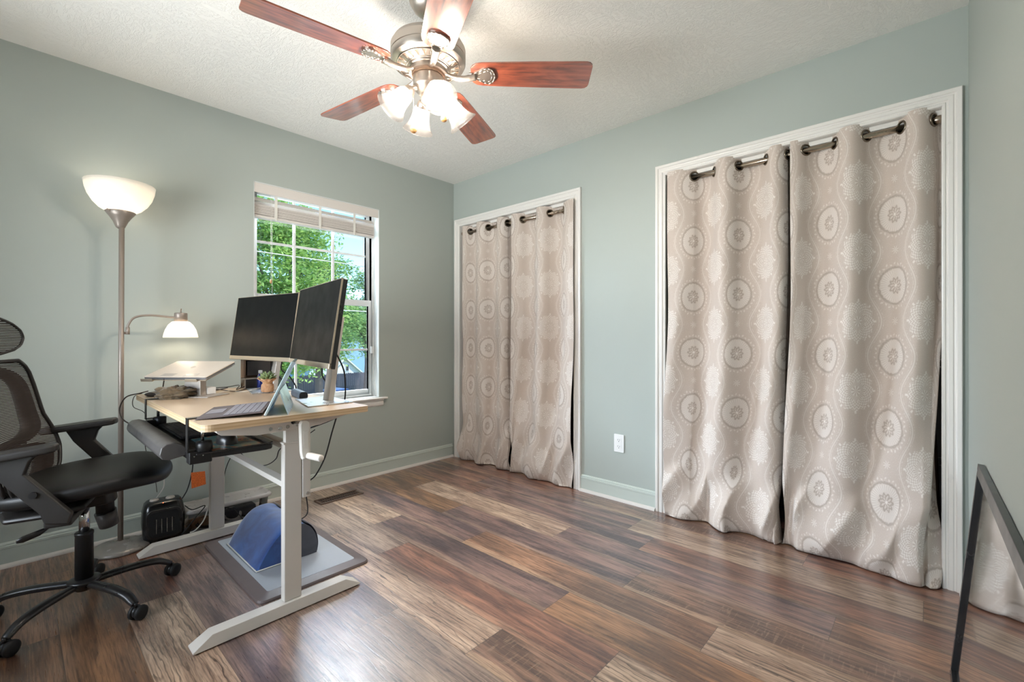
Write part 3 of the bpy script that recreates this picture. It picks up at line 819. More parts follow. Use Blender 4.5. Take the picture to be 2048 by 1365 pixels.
# a few things just seen in the gap at the closet's right end
ws = empty('wire_shelf', (3.05, .25, 1.2), 'white wire shelving standing inside the dark right closet', 'shelf'); Mi = inv(ws)
for z in (.50, .96, 1.42):
    mb = MB()
    for zz in (z, z-.035):
        mb.cyl((2.93, YR+.02, zz), (2.93, 1.0, zz), .003, n=8, M=Mi)
    for k in range(20): mb.cyl((2.93, YR+.05+k*.05, z), (3.35, YR+.05+k*.05, z), .0015, n=6, M=Mi)
    mb.build('wire_deck', M['cord'], ws)
for y in (-.06, .98): 
    MB().cyl((3.33, y, 0), (3.33, y, 1.6), .012, n=10, M=Mi).cyl((2.95, y, 0), (2.95, y, 1.6), .010, n=10, M=Mi).build('post', M['shelfgrey'], ws)
tag(MB().cyl((2.84, -.035, 0), (2.90, .01, 1.15), .010, n=10).build('broom_pole', M['organiser']), 'thin wooden pole leaning inside the dark right closet', 'pole')

# ------------------------------------------------------------------ ceiling fan
FX, FY = 1.137, 1.502
fan = empty('ceiling_fan', (FX, FY, H), 'brushed nickel ceiling fan with five dark walnut blades and four lit glass shades', 'ceiling fan')
def F(z): return z - H
MB().lathe([(0, 0), (.076, 0), (.079, -.006), (.076, -.022), (.060, -.050), (.040, -.066), (.022, -.072), (0, -.072)], 40).build('canopy', M['nickel'], fan)
MB().cyl((0, 0, -.06), (0, 0, F(2.285)), .0135).build('downrod', M['nickel'], fan)
mo = MB().lathe([(.013, F(2.285)), (.030, F(2.285)), (.036, F(2.276)), (.07, F(2.272)), (.115, F(2.262)), (.140, F(2.248)), (.150, F(2.230)), (.150, F(2.200)), (.1475, F(2.1985)), (.1475, F(2.1965)), (.150, F(2.195)), (.150, F(2.182)), (.145, F(2.171)), (.131, F(2.164)), (.128, F(2.1635)), (.084, F(2.152)), (.082, F(2.146)), (.077, F(2.144)), (.077, F(2.128)), (0, F(2.128))], 72).build('motor_housing', M['nickel'], fan, split=28)
mb = MB(); mr_ = MB()
for k in range(24):
    a = 2*pi*k/24; T = mat4((0, 0, 0), a)
    for sg in (0, 1):
        A = a + sg*2*pi/48; c0, s0_ = cos(A), sin(A)
        tri = [(.092, 0), (.121, -.0085), (.121, .0085)] if sg == 0 else [(.121, 0), (.094, -.0065), (.094, .0065)]
        pts = [(x*c0 - y*s0_, x*s0_ + y*c0, F(2.1522) + (x-.084)*.2614 - .0012) for x, y in tri]
        (mb if sg == 0 else mr_).add(pts, [(0, 1, 2)])
        for p, q in ((pts[0], pts[1]), (pts[0], pts[2])) if sg == 0 else ():
            mr_.tube([p, q], .0016, 5)
mb.build('vent_slot', M['organiser'], mo); mr_.build('housing_rib', M['nickel'], mo)
mr_ = MB(); mr_.torus((0, 0, F(2.1595)), (0, 0, 1), .124, .002, 60, 6); mr_.torus((0, 0, F(2.1525)), (0, 0, 1), .088, .002, 60, 6); mr_.build('housing_bead', M['nickel'], mo)
MB().lathe([(0, F(2.128)), (.066, F(2.128)), (.066, F(2.118)), (0, F(2.118))], 40).build('flywheel', M['organiser'], fan, split=30)
MB().lathe([(0, F(2.120)), (.050, F(2.120)), (.060, F(2.117)), (.0625, F(2.112)), (.0625, F(2.074)), (.060, F(2.070)), (.054, F(2.066)), (.046, F(2.056)), (.030, F(2.048)), (.030, F(2.020)), (.022, F(2.006)), (.012, F(1.996)), (.008, F(1.985)), (0, F(1.983))], 40).build('switch_housing', M['nickel'], fan, split=30)
def blade(k):
    ang = 5.474 + k*2*pi/5
    T = mat4((0, 0, 0), ang)
    # arm: curved iron ending in a fan-shaped plate
    pts = spline([V((.070, 0, F(2.133))), V((.105, 0, F(2.118))), V((.145, 0, F(2.115))), V((.19, 0, F(2.122)))], 6)
    pit = R(-11)
    Tb = T @ Matrix.Translation((0, 0, F(2.132))) @ Matrix.Rotation(pit, 4, 'X')
    # blade outline, root at .165, tip at .66
    out = []
    for i in range(13):
        t = i/12; out.append((.165 + .10*(1-cos(t*pi/2)) , -.0 - (.050 + .012*0)*sin(t*pi/2)))
    root = [(.172, -.030), (.180, -.045), (.195, -.056), (.22, -.061), (.30, -.064), (.45, -.068), (.60, -.071), (.635, -.071)]
    tip = [(.648, -.068), (.657, -.059), (.660, -.047)]
    low = root + tip
    poly = low + [(x, -y) for x, y in low[::-1]]
    b = MB().prism(poly, .000, .006, 'Z').build('blade', [M['blade']], fan, .001); b.matrix_local = Tb
    mb = MB(); mb.tube([p for p in pts], [.011, .009, .0085, .008, .008, .009, .010, .010, .010, .010, .011, .011, .011, .011, .012, .012, .012, .013, .013][:len(pts)], 10, T, flat=1.3)
    leaf = [(.165, -.012), (.185, -.014), (.205, -.022), (.225, -.036), (.243, -.041), (.258, -.034), (.266, -.018), (.270, 0)]
    leaf = leaf + [(x, -y) for x, y in leaf[::-1][1:]]
    mb.prism(leaf, -.007, -.0005, 'Z', Tb)
    leaf2 = [(.200, -.009), (.222, -.022), (.240, -.029), (.252, -.024), (.258, 0)]; leaf2 += [(x, -y) for x, y in leaf2[::-1][1:]]
    for a_, b_ in zip(leaf, leaf[1:]): mb.tube([Tb @ V((a_[0], a_[1], -.007)), Tb @ V((b_[0], b_[1], -.007))], .0026, 6)
    for a_, b_ in zip(leaf2, leaf2[1:]): mb.tube([Tb @ V((a_[0], a_[1], -.007)), Tb @ V((b_[0], b_[1], -.007))], .0016, 6)
    iron = mb.build('blade_iron', M['nickel'], fan)
for k in range(5): blade(k)
# light kit
A0 = R(250)
for k in range(4):
    a = A0 + k*pi/2; T = mat4((0, 0, F(2.060)), a)
    tilt = R(48)                                    # the shade's axis, down from horizontal
    pts = spline([V((.030, 0, .0)), V((.050, 0, .006)), V((.066, 0, -.002)), V((.074, 0, -.012))], 6)
    mb = MB(); mb.tube(pts, .009, 12, T)
    # fitter cup
    Ts = T @ Matrix.Translation((.072, 0, -.008)) @ Matrix.Rotation(pi/2 + tilt - 0, 4, 'Y')
    mb.lathe([(0, -.004), (.016, -.004), (.022, .004), (.024, .022), (.022, .026), (0, .026)], 24, Ts)
    arm = mb.build('light_arm', M['nickel'], fan)
    prof = [(.023, .018), (.030, .024), (.034, .034), (.036, .050), (.039, .070), (.045, .090), (.055, .108), (.065, .120)]
    pr = prof + [(r-.0028, z) for r, z in prof[::-1]]
    sh = MB().lathe(pr, 36, Ts, closed=True).build('glass_shade', M['frost'], fan)
    b = MB().sphere(Ts @ V((0, 0, .068)), .026, 18, 12).build('light_bulb', M['bulb'], fan)
for (dx, dy, L, nm) in ((-.041, .045, .150, 0), (.043, -.046, .105, 1)):
    mb = MB(); z0 = F(2.07)
    for i in range(int(L/.0045)): mb.sphere((dx, dy, z0 - i*.0045), .0016, 6, 4)
    c_ = mb.build('pull_chain', M['nickel'], fan)
    MB().sphere((dx, dy, z0 - L - .012), .0135, 16, 12, (1, 1, 1.15)).build('chain_ball', M['maple'], c_)

# ------------------------------------------------------------------ torchiere floor lamp with a reading arm
LX, LY = .362, 3.003
lp = empty('floor_lamp', (LX, LY, 0), 'lit torchiere floor lamp with a side reading light by the window wall', 'floor lamp'); Mi = inv(lp)
MB().lathe([(0, 0), (.118, 0), (.122, .006), (.120, .014), (.105, .022), (.06, .032), (.022, .037), (.017, .042), (0, .042)], 48).build('base', M['lamp_base'], lp)
MB().cyl((0, 0, .03), (.004, -.006, 1.63), .0115).build('pole', M['lamp_metal'], lp)
mb = MB().lathe([(.013, 1.612), (.018, 1.616), (.022, 1.625), (.030, 1.645), (.044, 1.668), (.062, 1.692), (.060, 1.694), (0, 1.694)], 32)
mb.build('socket_cone', M['lamp_metal'], lp)
mb = MB().cyl((-.03, -.02, 1.682), (-.055, -.045, 1.690), .004, n=8).build('lamp_switch', M['lamp_metal'], lp)
prof = [(.040, 1.688), (.060, 1.694), (.085, 1.710), (.108, 1.736), (.126, 1.768), (.136, 1.800), (.141, 1.832)]
pr = prof + [(r-.004, z+.001) for r, z in prof[::-1]]
MB().lathe(pr, 48, closed=True).build('glass_bowl', M['bowl'], lp)
MB().sphere((0, 0, 1.755), .032, 18, 12).build('light_bulb', M['torchbulb'], lp)
pa = [V(p) for p in ((.012, -.002, 1.085), (.028, -.004, 1.090), (.030, -.004, 1.125), (.055, -.004, 1.165), (.115, -.004, 1.178), (.20, -.004, 1.172), (.225, -.004, 1.170))]
ar = MB().tube(spline(pa, 8), .0055, 10).cyl((.028, -.004, 1.078), (.028, -.004, 1.115), .0085, n=14).cyl((.0, -.002, 1.086), (.018, -.003, 1.086), .006, n=10).build('reading_arm', M['lamp_metal'], lp)
HX = .250
T = mat4((HX, -.004, 0))
MB().lathe([(0, 1.196), (.028, 1.196), (.030, 1.192), (.031, 1.148), (.0, 1.148)], 28, T).cyl((HX, -.004, 1.196), (HX, -.004, 1.206), .004, n=8).build('reading_cap', M['lamp_metal'], lp)
MB().cyl((HX, -.004, 1.205), (HX+.002, -.004, 1.219), .0022, n=8).build('knob', M['organiser'], lp)
prof = [(.031, 1.150), (.040, 1.147), (.056, 1.130), (.069, 1.104), (.077, 1.075), (.079, 1.063)]
pr = prof + [(r-.003, z-.001) for r, z in prof[::-1]]
MB().lathe(pr, 36, T, closed=True).build('reading_shade', M['bowl'], lp)
MB().sphere((HX, -.004, 1.098), .024, 18, 12).build('light_bulb', M['lampbulb'], lp)
# ------------------------------------------------------------------ crank desk
DX0, DX1, DY0, DY1, DZ = .403, .989, 1.700, 2.877, .782
desk = empty('standing_desk', (.735, 2.28, 0), 'crank height-adjustable desk with birch top and white metal legs', 'desk'); Mi = inv(desk)
w_, h_ = DX1-DX0, DY1-DY0
poly = []
for (cx, cy, sx, sy, r) in ((DX1, DY1, 1, 1, .02), (DX0, DY1, -1, 1, .02), (DX0, DY0, -1, -1, .032), (DX1, DY0, 1, -1, .020)):
    a0 = {(1, 1): 0, (-1, 1): 90, (-1, -1): 180, (1, -1): 270}[(sx, sy)]
    for k in range(7):
        a = R(a0 + 15*k); poly.append((cx - sx*r + r*cos(a), cy - sy*r + r*sin(a)))
mb = MB(); mb.prism(poly, DZ-.023, DZ-.001, 'Z', Mi)
nside = len(poly)
top = mb.build('desktop', [M['desk'], M['desk_edge']], desk)
for p in top.data.polygons:
    if abs(p.normal.z) < .5: p.material_index = 1
mb = MB(); mb.prism([(x, y) for x, y in poly], DZ-.001, DZ, 'Z', Mi); mb.build('desktop_laminate', M['desk'], desk)
for (y0, y1, tag_) in ((1.812, 1.860, 0), (2.785, 2.833, 1)):
    # cross beam under the top, tapering to its ends
    mb = MB(); mb.prism([(.470, .758), (.958, .758), (.958, .742), (.83, .712), (.60, .705), (.485, .722), (.470, .735)], y0-.004, y0+.036, 'Y', Mi)
    beam = mb.build('cross_beam', M['white_metal'], desk, .002)
    leg = MB().box(.700, .766, y0+.013, y0+.047, .045, .655, Mi).build('leg', M['white_metal'], desk, .004, 3)
    MB().box(.7065, .7585, y0+.017, y0+.043, .65, .712, Mi).build('inner_tube', M['white_metal'], leg, .002)
    MB().box(.696, .770, y0+.010, y0+.050, .651, .658, Mi).build('tube_collar', M['white_metal'], leg, .001)
    # foot with bevelled ends
    ft = MB(); a, b = (y0-.006, y0+.058)
    xs = [(.402, .000, .012), (.458, .043, 0), (.946, .043, 0), (1.005, .002, .010)]
    vs_ = []
    for (x, zt, _q) in ((.402, .010, 0), (.460, .045, 0), (.944, .045, 0), (1.005, .010, 0)):
        i_ = .006 if zt > .02 else .0
        vs_ += [(x, a, .004), (x, a+i_, zt), (x, b-i_, zt), (x, b, .004)]
    fs_ = []
    for k in range(3): 
        for j in range(3): fs_.append((k*4+j, k*4+j+1, (k+1)*4+j+1, (k+1)*4+j))
        fs_.append((k*4+3, k*4, (k+1)*4, (k+1)*4+3))
    fs_ += [(0, 1, 2, 3), (15, 14, 13, 12)]
    ft.add(vs_, fs_, False, Mi); foot = ft.build('foot', M['white_metal'], desk, .0015)
    for x in (.43, .97): MB().cyl((x, (a+b)/2, 0), (x, (a+b)/2, .006), .014, n=14, M=Mi).build('foot_glide', M['rubber'], foot)
    if tag_ == 0:
        for (x, z) in ((.645, .722), (.679, .720), (.706, .722), (.742, .748), (.742, .7255)):
            mb = MB(); mb.torus((x, y0-.0045, z), (0, 1, 0), .0060, .0012, 16, 6, Mi); mb.cyl((x, y0-.0055, z), (x, y0-.003, z), .0052, n=14, M=Mi)
            mb.build('bolt', M['steel'], beam)
        MB().cyl((.7265, y0-.0052, .737), (.7265, y0-.0035, .737), .0085, n=18, M=Mi).build('crank_socket', M['rubber'], beam)
        sb = MB().box(.768, .800, y0+.010, y0+.040, .430, .712, Mi).build('side_bracket', M['white_metal'], desk, .003)
        mb = MB(); mb.torus((.788, y0+.009, .445), (0, 1, 0), .0055, .0012, 14, 6, Mi); mb.cyl((.788, y0+.007, .445), (.788, y0+.010, .445), .005, n=12, M=Mi); mb.build('bolt', M['steel'], sb)
for (z0, z1) in ((.470, .492), (.622, .645)):
    MB().box(.716, .752, 1.871, 2.798, z0, z1, Mi).build('stretcher', M['white_metal'], desk, .002)
cr = MB().cyl((.7265, 1.815, .737), (.730, 1.725, .737), .0052, n=12, M=Mi).build('crank_shaft', M['steel'], desk)
mb = MB()
arm = [(.716, .737)] + [(.733 + .0175*cos(a), .737 + .0175*sin(a)) for a in [pi - pi*k/10 for k in range(11)]] + [(.748, .640), (.748, .618), (.736, .612), (.722, .618), (.719, .640)]
mb.prism(arm[1:], 1.7135, 1.7365, 'Y', Mi)
ca_ = mb.build('crank_arm', M['crank'], desk, .003)
MB().box(.7255, .7425, 1.7125, 1.7145, .652, .715, Mi).build('crank_recess', M['crank'], ca_)
MB().cyl((.724, 1.725, .620), (.744, 1.725, .620), .0115, n=18, M=Mi).build('crank_hinge', M['crank'], ca_)
mb = MB(); mb.tube(spline([V((.740, 1.712, .622)), V((.744, 1.700, .622)), V((.752, 1.670, .621)), V((.7585, 1.647, .620)), V((.760, 1.640, .620))], 5), [.008]*2+[.0115]*3+[.0125]*12+[.0115, .010, .008, .004], 16, Mi)
mb.build('crank_grip', M['crank'], ca_)

# ------------------------------------------------------------------ clamp-on keyboard tray
tr = empty('keyboard_tray', (.50, 2.24, .65), 'black clamp-on keyboard tray with grey wrist rest under the desk front', 'keyboard tray'); Mi = inv(tr)
TZ = .662
MB().prism([(.405, 1.862), (.640, 1.838), (.662, 1.846), (.672, 1.866), (.672, 2.62), (.655, 2.64), (.405, 2.64)], TZ-.022, TZ-.002, 'Z', Mi).build('tray_board', M['dark'], tr, .003)
mb = MB(); mb.prism([(.648, 1.84), (.672, 1.86), (.672, 2.62), (.648, 2.64)], TZ-.002, TZ+.004, 'Z', Mi); mb.box(.42, .66, 1.842, 1.852, TZ-.002, TZ+.003, Mi)
mb.build('tray_lip', M['satin'], tr, .002)
prof = [(.333, .662), (.338, .686), (.352, .697), (.375, .699), (.398, .690), (.412, .672), (.412, .650), (.36, .640), (.340, .646)]
MB().prism(prof, 1.925, 2.600, 'Y', Mi, True).build('wrist_rest', M['grey_pl'], tr, .004)
for yc, nm in ((1.875, 0), (2.600, 1)):
    mb = MB(); mb.box(.398, .402, yc-.0125, yc+.0125, .695 if nm else .668, DZ+.004, Mi); mb.box(.398, .492, yc-.0125, yc+.0125, DZ+.0006, DZ+.0045, Mi); mb.box(.398, .455, yc-.0125, yc+.0125, .695 if nm else .676, .699 if nm else .680, Mi)
    cl = mb.build('clamp_bracket', M['satin'], tr, .0008)
    MB().cyl((.445, yc, .70), (.445, yc, .757), .0055, n=12, M=Mi).cyl((.445, yc, .752), (.445, yc, .758), .013, n=16, M=Mi).build('clamp_screw', M['steel'], cl)
    MB().lathe([(0, .664), (.022, .664), (.026, .670), (.026, .690 if not nm else .698), (.023, .700), (.008, .702), (0, .702)], 18, Mi @ mat4((.450, yc, 0))).build('clamp_knob', M['dark'], cl)
    MB().box(.402, .470, yc-.021, yc+.021, .628, .670 if not nm else .69, Mi).build('clamp_box', M['dark'], cl, .004)
    for dx in (.416, .442): MB().cyl((dx, yc-.0215, .655), (dx, yc-.020, .655), .0022, n=8, M=Mi).build('screw_head', M['steel'], cl)

def keyboard(name, loc, rz, W, D, rows, cols_, body, key, label, cat, tilt=0):
    k = empty(name, loc, label, cat, rz=rz)
    T = Matrix.Rotation(tilt, 4, 'X')
    MB().prism(rrect(W, D, .006, 3), 0, .008, 'Z', T).build('case', body, k, .002)
    mb = MB(); u = (W-.012)/cols_; v_ = (D-.012)/rows
    for r in range(rows):
        c0 = 0
        while c0 < cols_:
            wd = 1
            if r == 0 and c0 == 4: wd = 5
            x0 = -W/2+.006+c0*u; y0 = -D/2+.006+r*v_
            mb.box(x0+.0012, x0+wd*u-.0012, y0+.0012, y0+v_-.0012, .008, .0112, T)
            c0 += wd
    kk = mb.build('keys', key, k, .0006); kk['kind'] = 'stuff'
    return k
keyboard('keyboard', (.505, 2.36, TZ), -pi/2, .42, .13, 6, 17, M['dark'], M['key_d'], 'black keyboard lying on the keyboard tray', 'keyboard')
pd = MB().prism([(.47, 1.860), (.630, 1.856), (.630, 2.14), (.47, 2.14)], TZ-.001, TZ+.0016, 'Z')
t = NT('mouse_pad_print'); co = t.coord('Object')
nz = t.noise(t.mapping(co, (9, 7, 1)), 1.0, 6, .62, 2.4)
t.l(t.ramp(nz, [(.30, srgb(28, 66, 76)), (.44, srgb(60, 112, 118)), (.52, srgb(120, 130, 96)), (.58, srgb(208, 116, 72)), (.68, srgb(70, 40, 40)), (.8, srgb(24, 30, 40))]), t.b.inputs['Base Color']); t.b.inputs['Roughness'].default_value = .3
tag(pd.build('mouse_pad', t.m), 'mouse pad with a teal and orange print on the keyboard tray', 'mouse pad')
tag(MB().grid(lambda u, v: V((.545 + .034*cos(2*pi*u)*sin(pi/2*v)**.7, 1.965 + .055*sin(2*pi*u)*sin(pi/2*v)**.7, TZ+.0018 + .040*max(cos(pi/2*v), 0)**.8)), 28, 12).build('computer_mouse', M['satin']), 'round black mouse resting on the printed mouse pad', 'mouse')

# ------------------------------------------------------------------ monitors
def monitor(cx, cy, cz, yaw, tilt, base, label, W=.580, Hh=.347):
    o = empty('monitor', (base[0], base[1], DZ), label, 'monitor'); Mi = inv(o)
    # monitor plane axes: lat to the viewer's right, up, normal out of the screen
    n = V((-cos(yaw), -sin(yaw), 0)); lat = V((sin(yaw), -cos(yaw), 0)); up = V((0, 0, 1))*cos(tilt) - n*sin(tilt)
    nn = lat.cross(up); nn = nn if nn.dot(n) > 0 else -nn
    T = Matrix(((lat.x, nn.x, up.x, cx), (lat.y, nn.y, up.y, cy), (lat.z, nn.z, up.z, cz), (0, 0, 0, 1)))
    T = Mi @ T
    MB().prism(rrect(W, Hh, .004, 3), -.024, -.001, 'Y', T).build('back_shell', M['satin'], o, .002)
    MB().prism(rrect(W-.10, Hh-.10, .01, 3), -.042, -.022, 'Y', T).build('rear_housing', M['satin'], o, .006)
    mb = MB(); mb.box(-W/2, W/2, -.010, .0015, -Hh/2-.001, -Hh/2+.021, T); mb.build('bottom_bezel', M['champagne'], o, .003)
    mb = MB(); mb.box(-W/2-.0005, -W/2+.0012, -.006, .0006, -Hh/2+.02, Hh/2+.001, T); mb.box(W/2-.0012, W/2+.0005, -.006, .0006, -Hh/2+.02, Hh/2+.001, T); mb.box(-W/2, W/2, -.006, .0006, Hh/2-.0012, Hh/2+.0005, T)
    mb.build('side_trim', M['champagne'], o)
    MB().box(-W/2+.002, W/2-.002, -.002, .0004, -Hh/2+.020, Hh/2-.002, T).build('screen', M['screen'], o)
    bx, by = base
    fb = MB(); fb.prism([(bx-.112, by-.128), (bx+.078, by-.134), (bx+.098, by+.132), (bx-.055, by+.138)], DZ, DZ+.006, 'Z', Mi); fb.build('stand_base', M['base_al'], o, .0015)
    mb = MB(); k0 = V((bx+.030, by-.006, DZ+.005)); k1 = V((bx+.082, by-.002, DZ+.372)); 
    vs_ = []
    for q in (k0, k1):
        for (dx, dy) in ((-.013, -.027), (.013, -.027), (.013, .027), (-.013, .027)): vs_.append((q.x+dx, q.y+dy, q.z))
    mb.add(vs_, [(0, 3, 2, 1), (4, 5, 6, 7), (0, 1, 5, 4), (1, 2, 6, 5), (2, 3, 7, 6), (3, 0, 4, 7)], False, Mi)
    st = mb.build('stand_column', M['silver'], o, .003)
    # hinge between column and panel
    hp = V((cx, cy, cz)) - n*.030; kp = k0 + (k1-k0)*((cz-k0.z)/(k1.z-k0.z))
    MB().cyl(tuple(hp), tuple(kp), .024, n=18, M=Mi).build('hinge', M['dark'], st)
    return o
monitor(.885, 2.600, 1.115, R(9.8), R(8.1), (.905, 2.595), 'black-screened monitor at the far end of the desk, left of the pair')
monitor(.858, 1.935, 1.117, R(-8.3), R(8.1), (.905, 1.960), 'black-screened monitor nearer the camera, right of the pair, on a silver stand')

# ------------------------------------------------------------------ two-in-one laptop with kickstand
tl = empty('tablet_laptop', (.599, 1.744, DZ), 'open tablet laptop on its kickstand at the near edge of the desk', 'laptop', rz=R(-25)); Mi = Matrix.Identity(4); TZ_ = 0.0
# screen slab leans back away from the keyboard; keyboard lies towards the chair
hy0, hy1 = 0.0, .285                                   # width along the desk edge
hx = .0                                                # hinge line x (bottom of the slab)
lean = R(25); hgt = .208
ux, uz = sin(lean), cos(lean)
def slab(mb, a, b, c, d, n0, n1, T=Mi):                   # a..b along y, c..d up the slab, n0..n1 through it
    vs_ = []
    for yy in (a, b):
        for t_ in (c, d):
            for nn_ in (n0, n1): vs_.append((hx + ux*t_ + uz*nn_, yy, TZ_+.004 + uz*t_ - ux*nn_))
    mb.add(vs_, [(0, 1, 3, 2), (4, 6, 7, 5), (0, 4, 5, 1), (2, 3, 7, 6), (0, 2, 6, 4), (1, 5, 7, 3)], False, T); return mb
slab(MB(), hy0, hy1, 0, hgt, 0, .0085).build('tablet_body', M['tablet'], tl, .0012)
slab(MB(), hy0+.004, hy1-.004, .004, hgt-.004, -.0008, .0002).build('screen', M['screen'], tl)
# kickstand hinged half way up
kz = .098; p0 = V((hx + ux*kz + uz*.009, 0, TZ_+.004 + uz*kz - ux*.009)); p1 = V((hx+.078, 0, TZ_+.001))
mb = MB(); d_ = (p1-p0).normalized(); nrm = V((-d_.z, 0, d_.x))*.0018
mb.add([(q.x+s_*nrm.x, yy, q.z+s_*nrm.z) for q in (p0, p1) for yy in (hy0+.002, hy1-.002) for s_ in (-1, 1)], [(0, 1, 3, 2), (4, 6, 7, 5), (0, 4, 5, 1), (2, 3, 7, 6), (0, 2, 6, 4), (1, 5, 7, 3)], False, Mi)
ks = mb.build('kickstand', M['tablet'], tl)
q0 = p0 + (p1-p0)*.52; cy_ = (hy0+hy1)/2; nn2 = nrm.normalized()*-.0022
if nn2.x < 0: nn2 = -nn2
mb = MB()
for (da, db, ta, tb) in ((-.010, -.0005, -.010, -.0005), (.0005, .010, -.010, -.0005), (-.010, -.0005, .0005, .010), (.0005, .010, .0005, .010)):
    vs_ = [q0 + d_*t_ + V((0, cy_+y_, 0)) + nn2*e_ for t_ in (ta, tb) for y_ in (da, db) for e_ in (.85, 1.1)]
    mb.add(vs_, [(0, 1, 3, 2), (4, 6, 7, 5), (0, 4, 5, 1), (2, 3, 7, 6), (0, 2, 6, 4), (1, 5, 7, 3)], False, Mi)
mb.build('lid_logo', M['steel'], ks)
mb = MB(); kd = .205
mb.add([(hx-.002, hy0, TZ_+.018), (hx-.002, hy1, TZ_+.018), (hx-kd, hy1+.0, TZ_+.005), (hx-kd, hy0, TZ_+.005), (hx-.002, hy0, TZ_+.0135), (hx-.002, hy1, TZ_+.0135), (hx-kd, hy1, TZ_+.001), (hx-kd, hy0, TZ_+.001)], [(0, 1, 2, 3), (7, 6, 5, 4), (0, 3, 7, 4), (1, 5, 6, 2), (0, 4, 5, 1), (2, 6, 7, 3)], False, Mi)
kb = mb.build('keyboard_cover', M['keyb'], tl, .001)
def kp(a, b): return (hx - a, hy0 + b, TZ_+.0185 - (a-.002)*(.013/(kd-.002)))
mb = MB()
for r in range(6):
    for c_ in range(14):
        if r == 5 and 4 <= c_ <= 8:
            if c_ > 4: continue
            wd = 5
        else: wd = 1
        a0 = .012 + r*.0195; b0 = .010 + c_*.0193; b1 = b0 + wd*.0193 - .002
        vs_ = [kp(a0, b0), kp(a0, b1), kp(a0+.0172, b1), kp(a0+.0172, b0)]
        vs2 = [(x, y, z+.0014) for x, y, z in vs_]
        mb.add(vs_+vs2, [(0, 1, 2, 3), (4, 5, 6, 7), (0, 1, 5, 4), (1, 2, 6, 5), (2, 3, 7, 6), (3, 0, 4, 7)], False, Mi)
mb.build('keys', M['key'], kb)['kind'] = 'stuff'
mb = MB(); q = [kp(.142, .095), kp(.142, .195), kp(.195, .195), kp(.195, .095)]
mb.add(q + [(x, y, z+.0008) for x, y, z in q], [(0, 1, 2, 3), (4, 5, 6, 7), (0, 1, 5, 4), (1, 2, 6, 5), (2, 3, 7, 6), (3, 0, 4, 7)], False, Mi); mb.build('touchpad', M['key'], kb)

# ------------------------------------------------------------------ closed laptop on a raised stand
# the stand's lip faces the camera side; the laptop slopes up towards the wall
ls_ = empty('laptop_stand', (.60, 2.68, DZ), 'champagne metal laptop stand holding a closed laptop by the wall end', 'laptop stand'); Mi = inv(ls_)
e1 = V((cos(R(-51)), sin(R(-51)), 0)); e2 = V((-e1.y, e1.x, 0)); slope = R(17)
o0 = V((.406, 2.682, .867))
up2 = e2*cos(slope) + V((0, 0, 1))*sin(slope); n3 = e1.cross(up2)
TL = Matrix(((e1.x, up2.x, n3.x, o0.x), (e1.y, up2.y, n3.y, o0.y), (e1.z, up2.z, n3.z, o0.z), (0, 0, 0, 1)))
Tl = Mi @ TL
MB().box(.0, .30, .0, .19, -.004, 0, Tl).build('support_plate', M['champagne'], ls_, .0015)
for a, b in ((-.004, .052), (.210, .266)):
    mb = MB(); mb.box(a, b, -.012, .004, -.004, .000, Tl); mb.box(a, b, -.014, -.011, -.004, .010, Tl); mb.build('lip', M['champagne'], ls_, .002)
c0 = TL @ V((.185, .085, -.004))
MB().box(-.045, .045, -.035, .035, .006, .0, Mi @ mat4((c0.x, c0.y, 0), atan2(e1.y, e1.x)) @ Matrix.Translation((0, 0, DZ))).box(-.04, .04, -.02, .02, DZ+.004, c0.z+.0, Mi @ mat4((c0.x, c0.y, 0), atan2(e1.y, e1.x))).build('riser', M['silver'], ls_, .003)
MB().box(-.10, .10, -.075, .075, DZ, DZ+.005, Mi @ mat4((c0.x+.015, c0.y-.0, 0), atan2(e1.y, e1.x))).build('stand_foot', M['silver'], ls_, .002)
lap = empty('laptop', tuple(o0), 'closed champagne laptop lying tilted on the raised stand', 'laptop'); Mi = inv(lap); Tl = Mi @ TL
MB().prism(rrect(.304, .210, .008, 4, .152, .1055), .0005, .0085, 'Z', Tl).build('laptop_base', M['grey_al'], lap, .0015)
MB().prism(rrect(.304, .210, .008, 4, .152, .1055), .0105, .016, 'Z', Tl).build('laptop_lid', M['laptop'], lap, .0015)
MB().box(.02, .28, .196, .208, .002, .0145, Tl).build('laptop_hinge', M['grey_al'], lap)
mb = MB(); mb.torus((.148, .125, .0162), (0, 0, 1), .011, .0005, 24, 4, Tl); mb.box(.1435, .1455, .119, .131, .0160, .0165, Tl); mb.box(.149, .151, .119, .131, .0160, .0165, Tl); mb.build('lid_logo', M['silver'], lap)
for (a, b) in ((.075, .135), (.185, .245)):
    MB().box(a, b, .008, .040, .0159, .0166, Tl).build('lid_sticker', M['silver'], lap)

# ------------------------------------------------------------------ small things on the desk
def lump(name, c, r, sc, mat, seed, amp=.25, fr=3.0, nu=40, nv=24):
    from mathutils import noise
    mb = MB()
    def f(u, v):
        a = 2*pi*u; b = pi*v; d = V((sin(b)*cos(a), sin(b)*sin(a), cos(b)))
        k = 1 + amp*noise.noise(d*fr + V((seed, 0, 0))) + amp*.5*noise.noise(d*fr*2.3 + V((0, seed, 0)))
        p = V(c) + V((d.x*sc[0], d.y*sc[1], d.z*sc[2]))*r*k
        p.z = max(p.z, c[2]-r*sc[2]*.8); return p
    mb.grid(f, nu, nv); return mb.build(name, mat)
e_ang = atan2(e1.y, e1.x)
tag(lump('cloth_pouch', (.500, 2.560, DZ+.024), .05, (1.45, .85, .60), M['pouch'], 4.2, .55, 3.2), 'crumpled olive cloth pouch under the raised laptop', 'pouch')
tag(MB().box(-.022, .022, -.030, .030, 0, .034, mat4((.64, 2.60, DZ+.0055), .3)).build('power_adapter', M['outlet'], None, .004), 'white power adapter block under the laptop stand', 'adapter')
